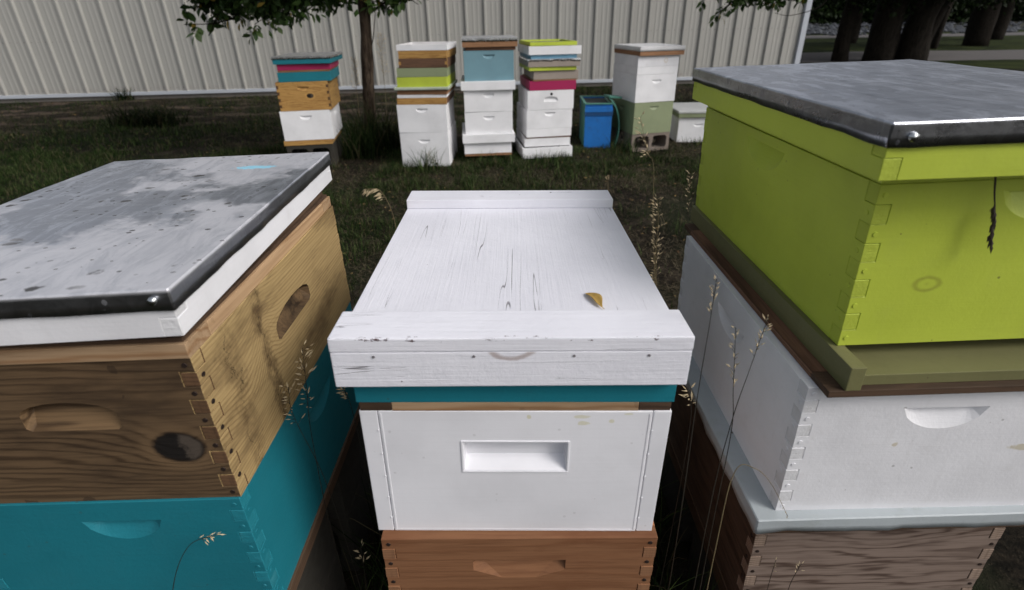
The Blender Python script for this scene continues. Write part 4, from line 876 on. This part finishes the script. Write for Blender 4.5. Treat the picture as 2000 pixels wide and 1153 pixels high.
# C
fr('C','thin wooden base strip under the lowest white box of the third rear hive',.115,.136,-.02,.417,m_bstrip)
fr('C','lowest white box standing in the grass in the third rear hive',.1365,.236,-.021,.418,m_whiteb,cat='hive box',name='hive_box')
fr('C','white overhanging lid near the bottom of the third rear hive',.2365,.3115,-.012,.458,m_whiteb,D=.56,yo=-.027,name='wooden_cover',cat='hive cover',panel=m_whiteb,pz=(.06,.075))
bx('C','lower of the two equal white boxes of the third rear hive',.3125,.500,-.006,.413,m_whiteb,hand=.80)
bx('C','upper of the two equal white boxes of the third rear hive',.5015,.683,-.003,.413,m_whiteb,hand=.83)
fr('C','white overhanging lid under the grey blue box of the third rear hive',.684,.7555,-.003,.457,m_whiteb,D=.56,yo=-.027,name='wooden_cover',cat='hive cover',panel=m_whiteb,pz=(.055,.0715))
bx('C','grey blue painted box under the tin lid of the third rear hive',.7565,.9965,.010,.415,m_blueg,hand=.87)
fr('C','dark brown inner cover on the grey blue box of the third rear hive',.997,1.023,.028,.412,m_bdark,name='inner_cover',cat='inner cover')
cv('C','dull tin lid with brown wooden rim topping the third rear hive',1.0235,1.094,.023,.458,m_bstrip,m_tinB,.028,seed=7,yo=-.02,dyaw=.02)
# D
fr('D','white base frame in the grass at the foot of the fourth rear hive',.060,.156,-.022,.462,m_whiteb,D=.56,yo=-.03)
fr('D','white rim above the base frame of the fourth rear hive',.161,.2355,-.019,.421,m_whiteb)
fr('D','dark gap strip under the lower white box of the fourth rear hive',.2360,.247,-.01,.405,m_bdark,name='inner_cover',cat='inner cover')
fr('D','shallow white rim under the lower white box of the fourth rear hive',.2475,.3225,-.005,.412,m_whiteb)
bx('D','lower white box of the fourth rear hive',.323,.4875,-.002,.413,m_whiteb,hand=.86)
R=hive_box('hive_box','upper white box with a round hole over its hand hold in the fourth rear hive',loc('D',.006,0,.4885),(0,-.2525,0),yaw=ST['D'][2],H=.1643,mf=m_whiteb,fingers=0,hf=('arch',0,.112,.125,.045,.014))
link('entrance_hole_shade_disc',nail_mesh(plain('hole_shade_black',(.004,.004,.004),.9),.011),R,Matrix.Translation((.005,-.2532,.133)))  # flat black disc stands in for the dark inside of a hole
fr('D','magenta painted shallow box on the white boxes of the fourth rear hive',.6545,.734,.024,.411,m_mag,cat='hive box',name='hive_box',D=.54)
fr('D','brown splintered strip on the magenta box of the fourth rear hive',.7345,.7455,.045,.395,m_bstrip,name='inner_cover',cat='inner cover')
fr('D','beige grey shallow box above the magenta one in the fourth rear hive',.746,.8195,.050,.395,m_taupe,cat='hive box',name='hive_box')
fr('D','thin lime strip frame between two beige parts of the fourth rear hive',.820,.8510,.018,.414,m_greenb,yo=-.015)
cv('D','wavy bright tin lid with beige rim in the fourth rear hive',.8515,.9145,.026,.455,m_taupe,m_tinB,.016,seed=8,D=.55,yo=-.03,edge=.006)
fr('D','light blue rim above the wavy tin lid of the fourth rear hive',.9155,.9480,.029,.404,m_lblue)
fr('D','white overhanging frame under the lime tray of the fourth rear hive',.949,1.0175,.034,.456,m_whiteb,D=.54,yo=-.02,panel=m_whiteb,pz=(.05,.0675))
R=fr('D','lime framed tray with grey mesh floor on top of the fourth rear hive',1.0185,1.0500,.024,.408,m_greenb,cat='tray',name='hive_tray',panel=plain('grey_mesh',(.16,.16,.155),.7,.2,.5,260),pz=(.012,.0165))
# F
block('brown concrete block with two open cores under the sage green box',loc('F',0,.10,gz(*loc('F',0,.1)[:2])-.008),yaw=ST['F'][2],L=.41)
block('concrete block under the rear of the sage green box',loc('F',0,.40,gz(*loc('F',0,.4)[:2])-.008),yaw=ST['F'][2],L=.41)
bx('F','sage green box on the concrete block at the foot of the fifth rear hive',.1835,.4805,0,.413,m_sage,hand=.87,hs=-1)
bx('F','white box directly above the sage green one in the fifth rear hive',.4825,.7365,0,.416,m_whiteb,hand=.80,hs=-1)
fr('F','shallow white rim in the upper part of the fifth rear hive',.7370,.8055,.001,.418,m_whiteb)
fr('F','shallow white box with faint round knot under the lid of the fifth rear hive',.8060,.9015,0,.416,paint('white_paint_knot',WHITE,.55,.3,.2,.3,knots=[('x',.075,.05,.018,.02,(.55,.48,.36),.8)]),m_whiteb,cat='hive box',name='hive_box')
cv('F','white tin lid with brown rim on the fifth rear hive',.9020,.981,.016,.452,m_bstrip,paint('white_tin',(.7,.7,.71),.4,.3,.1,.2),.040,seed=9,D=.56,yo=-.03)
# G
gzG=gz(1.96,5.3)
bx('G','small low white hive box partly behind the lime box',gzG,.2455,0,.413,m_whiteb,hand=.80)
fr('G','white strip frame on the small low hive at the right',.246,.2615,0,.415,m_whiteb,name='inner_cover',cat='inner cover')
fr('G','thin brown strip frame in the small low hive at the right',.262,.2680,0,.41,m_bstrip,name='inner_cover',cat='inner cover')
cv('G','pale tin lid with sage green rim on the small low hive at the right',.2685,.333,0,.452,m_sage,paint('pale_tin',(.6,.61,.6),.35,.3,.1,.2),.022,seed=10,D=.56,yo=-.03)
# blue narrow box
R=thing('blue_bin','narrow weathered blue box with dark banded rim between the fourth and fifth rear hives','bin',(.849,4.732,-.006),(0,-.24,0),yaw=-.04)
a,b=.128,.24; Hb=.478
for s in (-1,1):
    link('side_board',bbox(*sorted((s*a,s*(a-.015))),-b+.0155,b-.0155,0,Hb,.002,m_tgreen,'side_board'),R)
    link('end_board',bbox(-a,a,*sorted((s*b,s*(b-.015))),0,Hb,.002,m_bluebin,'end_board'),R)
    link('rim_band',bbox(-a-.006,a+.006,*sorted((s*(b+.007),s*(b+.0005))),.372,.405,.002,m_bluedk,'rim_band'),R)
    link('rim_band',bbox(-a-.004,a+.004,*sorted((s*(b+.010),s*(b+.0005))),.406,.455,.002,m_bluebin,'rim_band'),R)
link('foot_band',bbox(-a-.003,a+.003,-b-.005,-b-.0005,0,.042,.001,m_bluedk,'foot_band'),R)
link('floor_board',bbox(-a+.016,a-.016,-b+.016,b-.016,.455,.468,0,plain('dark_inside',(.05,.055,.055),.9),'floor_board'),R)
for s in (-1,1): link('lip',bbox(-a-.006,a+.006,*sorted((s*(b+.012),s*(b-.012))),Hb+.0008,Hb+.012,.002,m_tgreen,'lip'),R)
link('lip',bbox(-a-.012,-a+.012,-b+.013,b-.013,Hb+.0008,Hb+.012,.002,m_tgreen,'lip'),R)
# bent sea green sheet leaning beside it
P=smooth_path([(1.02,4.80,-.01),(1.065,4.80,.12),(1.075,4.80,.25),(1.05,4.80,.38),(1.005,4.80,.47),(.955,4.80,.525)],5); vs=[];fs=[]
for i,p in enumerate(P):
    f=i/(len(P)-1); d_=.18+.02*f
    vs+=[(p.x,p.y-.0,p.z),(p.x+.02,p.y+d_*.5,p.z+.006),(p.x+.03,p.y+d_,p.z)]
for i in range(len(P)-1):
    for k in range(2): fs.append((i*3+k,i*3+k+1,i*3+3+k+1,i*3+3+k))
o=link('bent_lid',mesh('bent_lid',vs,fs,m_tgreen,True)); solidify(o,.012); tag(o,'bent sea green sheet leaning between the blue bin and the sage hive','plastic lid')
bx_=thing('scrap_board','flat sea green board end resting on the blue bin beside the bent sheet','board',(1.0,4.86,.515),yaw=.3)
link('board',bbox(-.07,.07,-.06,.06,0,.018,.003,m_tgreen,'board'),bx_,Matrix.Rotation(.12,4,'Y'))
# ------------------------------------------------------------------ dry grass stems with seed heads, and tufts
m_stalk=plain('dry_stalk',(.16,.125,.065),.7,0,.3); m_seed=plain('straw_seed',(.50,.40,.25),.65,0,.35,60); m_seeddk=plain('dark_dry_seed',(.06,.045,.04),.8,0,.35,60); m_stalkdk=plain('dark_stalk',(.022,.018,.012),.7,0,.3)
def stem(label,pts,frac=.6,n=22,L=.014,spread=.35,rad=.0009,seedm=None,stalkm=None,droop=.5,br=.02,name='dry_weed',seed=0):
    q=random.Random(seed); R=thing(name,label,'dry weed',pts[0]); o0=Vector(pts[0]); P=[p-o0 for p in smooth_path(pts,8)]
    rr=[rad*(1-.6*i/(len(P)-1)) for i in range(len(P))]
    vs,fs=tubem(P,rr,5); link('stalk',mesh('stalk',vs,fs,stalkm or m_stalk,True),R)
    vs=[];fs=[]; bvs=[]; bfs=[]
    N_=len(P); acc=[]
    for k in range(n):
        f=frac+(1-frac)*(k+.5)/n; x=f*(N_-1); i=min(int(x),N_-2); p=P[i].lerp(P[i+1],x-i); d=(P[i+1]-P[i]).normalized()
        a=Vector((q.uniform(-1,1),q.uniform(-1,1),q.uniform(-.6,.4))); a=(a-d*a.dot(d)).normalized()
        bl=br*q.uniform(.2,1)*(1.1-f*.5); tip=p+(d*.9+a*spread*1.4).normalized()*bl; tip.z-=droop*bl*.5
        b,c=tubem([p,tip],[rad*.35]*2,3); m0=len(bvs); bvs+=b; bfs+=[[m0+w for w in e] for e in c]
        dd=((d*.8+a*spread)+Vector((0,0,-droop))).normalized(); s1=dd.cross(Vector((q.uniform(-1,1),q.uniform(-1,1),q.uniform(-1,1)))).normalized(); s2=dd.cross(s1); l=L*q.uniform(.7,1.2); w_=l*.13
        m0=len(vs); vs+=[tip,tip+dd*l*.4+s1*w_,tip+dd*l*.4+s2*w_*.7,tip+dd*l*.4-s1*w_,tip+dd*l*.4-s2*w_*.7,tip+dd*l]
        for u in range(4): v_=(u+1)%4; fs+=[(m0,m0+1+v_,m0+1+u),(m0+5,m0+1+u,m0+1+v_)]
    link('seed_head',mesh('seed_head',vs,fs,seedm or m_seed),R); link('branchlets',mesh('branchlets',bvs,bfs,stalkm or m_stalk),R)
    return R
kd=dict(stalkm=m_stalkdk)
stem('leftmost of the three slender stems before the right white box',[(.262,.52,0),(.25,.505,.5),(.241,.5,.766),(.24,.5,.888),(.239,.5,.956)],.80,16,.0075,.25,br=.012,seed=1,**kd)
stem('middle of the three slender stems before the right white box',[(.292,.47,0),(.296,.495,.5),(.296,.5,.71),(.286,.5,.791),(.273,.5,.887)],.74,20,.0075,.3,br=.014,seed=2,**kd)
stem('rightmost slender stem before the right white box, leaning toward the olive board',[(.28,.47,0),(.286,.495,.55),(.293,.5,.729),(.302,.5,.824),(.31,.5,.901)],.80,20,.0085,.3,br=.014,seed=3,**kd)
stem('pale seed head right of the teal rim in the gap beside the middle hive',[(.285,.62,0),(.29,.61,.4),(.285,.6,.63),(.274,.6,.70)],.80,18,.012,.4,seed=4,**kd)
0 and stem('x',[(.32,.64,0),(.325,.61,.35),(.312,.6,.58),(.300,.6,.655)],.80,14,.012,.4,seed=14)
stem('tall dry stem with pale seed head rising against the fifth rear hive',[(.66,1.9,0),(.60,1.9,.4),(.575,1.9,.68),(.545,1.9,.74),(.502,1.9,.88)],.66,30,.020,.45,.0014,br=.045,seed=5)
stem('full dry seed head beside the lid of the middle hive, right side',[(.60,1.75,0),(.575,1.75,.3),(.57,1.75,.5),(.555,1.75,.60)],.45,46,.018,.5,.0014,br=.04,seed=6)
stem('dry seed head close to the right edge of the white lid',[(.56,1.5,0),(.525,1.5,.25),(.50,1.5,.42),(.49,1.5,.54)],.55,36,.016,.5,.0014,br=.03,seed=16)
stem('dark thin stem with few pale seeds beside the lime box',[(.80,2.0,0),(.79,2.0,.3),(.775,2.0,.5),(.765,2.0,.62)],.55,26,.016,.35,.0013,br=.03,seed=7,**kd)
stem('short straw stub just behind the rear cleat of the white lid',[(.365,1.75,0),(.368,1.75,.4),(.366,1.75,.62),(.361,1.75,.691)],.9,12,.012,.25,.0018,br=.01,seed=8)
stem('arching pale seed head left of the rear cleat of the white lid',[(-.38,1.5,0),(-.395,1.5,.4),(-.388,1.5,.62),(-.42,1.5,.731),(-.464,1.5,.742)],.66,34,.022,.35,.0015,droop=.8,br=.02,seed=9)
stem('thin stem crossing the teal box in the left gap',[(-.345,.62,0),(-.352,.62,.35),(-.345,.62,.599),(-.335,.62,.698),(-.327,.62,.778)],.62,34,.011,.5,br=.028,seed=10,**kd)
stem('curved stem low in the left gap beside the middle hive',[(-.30,.60,0),(-.315,.60,.3),(-.33,.60,.52),(-.355,.60,.66),(-.352,.6,.72)],.7,22,.010,.5,br=.022,seed=20,**kd)
stem('fine seed head next to the left edge of the teal rim',[(-.26,.62,0),(-.262,.62,.4),(-.268,.62,.64),(-.275,.62,.70)],.78,16,.011,.4,br=.015,seed=21,**kd)
stem('thin stem with small seeds in front of the teal box',[(-.56,.43,0),(-.535,.435,.35),(-.497,.44,.495),(-.45,.44,.585),(-.407,.44,.609)],.84,12,.008,.5,br=.014,seed=11,**kd)
stem('small pale seed head low in the left gap by the red brown box',[(-.30,.6,0),(-.298,.6,.2),(-.293,.6,.337)],.8,12,.011,.4,seed=12,**kd)
stem('thin arching stem drooping onto the painted tin lid',[(.31,.48,0),(.305,.49,.5),(.311,.496,.643),(.338,.496,.650),(.368,.496,.618),(.407,.496,.548)],.93,3,.006,.2,.0009,br=.004,seed=13,stalkm=m_stalk)
stem('left seed stem in front of the striped raw pine box',[(.40,.46,0),(.393,.465,.3),(.389,.47,.42),(.388,.47,.487)],.85,6,.006,.4,br=.008,seed=15,**kd)
stem('right seed stem in front of the striped raw pine box',[(.43,.46,0),(.423,.465,.3),(.422,.47,.418),(.428,.47,.476)],.85,8,.006,.4,br=.008,seed=17,**kd)
stem('dark dried seed head hanging from under the lime rim at the right',[(.553,.534,1.073),(.560,.532,1.045),(.568,.530,1.02),(.575,.528,.985)],.5,46,.012,.22,.0012,seedm=m_seeddk,stalkm=m_seeddk,droop=.9,br=.006,seed=18)
stem('tall beige seed plume against the building beside the ash trunk',[(-1.33,5.25,0),(-1.31,5.3,.5),(-1.30,5.3,.85),(-1.28,5.3,1.1)],.5,70,.03,.5,.003,br=.09,seed=30,name='tall_weed')
stem('second beige seed plume left of the ash trunk',[(-1.62,5.25,0),(-1.61,5.3,.4),(-1.60,5.3,.7),(-1.585,5.3,.88)],.5,60,.03,.5,.003,br=.08,seed=31,name='tall_weed')
def tuft(label,x,y,h,n,r,dark=1.0,w_=.006,lean=.5):
    z=gz(x,y); P=np.stack([x+np.clip(rng.normal(0,r,n),-1.6*r,1.6*r),y+np.clip(rng.normal(0,r*.6,n),-r,r),np.full(n,z)],1)
    cols=greens(n,x)*dark; o=blades('grass_tuft',label,'grass tuft',P,rng.uniform(.45,1,n)*h,np.full(n,w_),rng.uniform(.1,lean,n)*1.2,cols,m_blade,4); del o['kind']; return o
tuft('spiky grass tuft in front of the second rear hive',-.70,4.03,.27,75,.055,1.6,.007,.6)
tuft('low grass tuft before the third rear hive',-.13,4.16,.17,60,.09,1.4)
tuft('low grass tuft before the fourth rear hive',.36,4.24,.15,60,.09,1.3)
tuft('grass tuft before the small low hive',1.95,4.95,.12,70,.09,1.3)
tuft('tall dark weeds at the foot of the ash trunk',-1.38,4.85,.62,260,.12,.7,.008,.5)
tuft('dark weeds between leftmost rear hive and ash trunk',-1.40,4.55,.50,200,.09,.7,.008,.5)
tuft('dark weeds right of the ash trunk beside the second rear hive',-1.10,4.75,.45,200,.10,.6,.008,.5)
tuft('dark weeds beside the concrete block of the fifth rear hive',1.10,4.62,.24,90,.08,.9)
tuft('round dark clump on the lawn left of the rear hives',-4.62,6.3,.34,420,.22,.35,.014,.9)
tuft('small bush of weeds at the foot of the building far left',-6.9,9.0,.3,90,.09,.7,.014,.7)
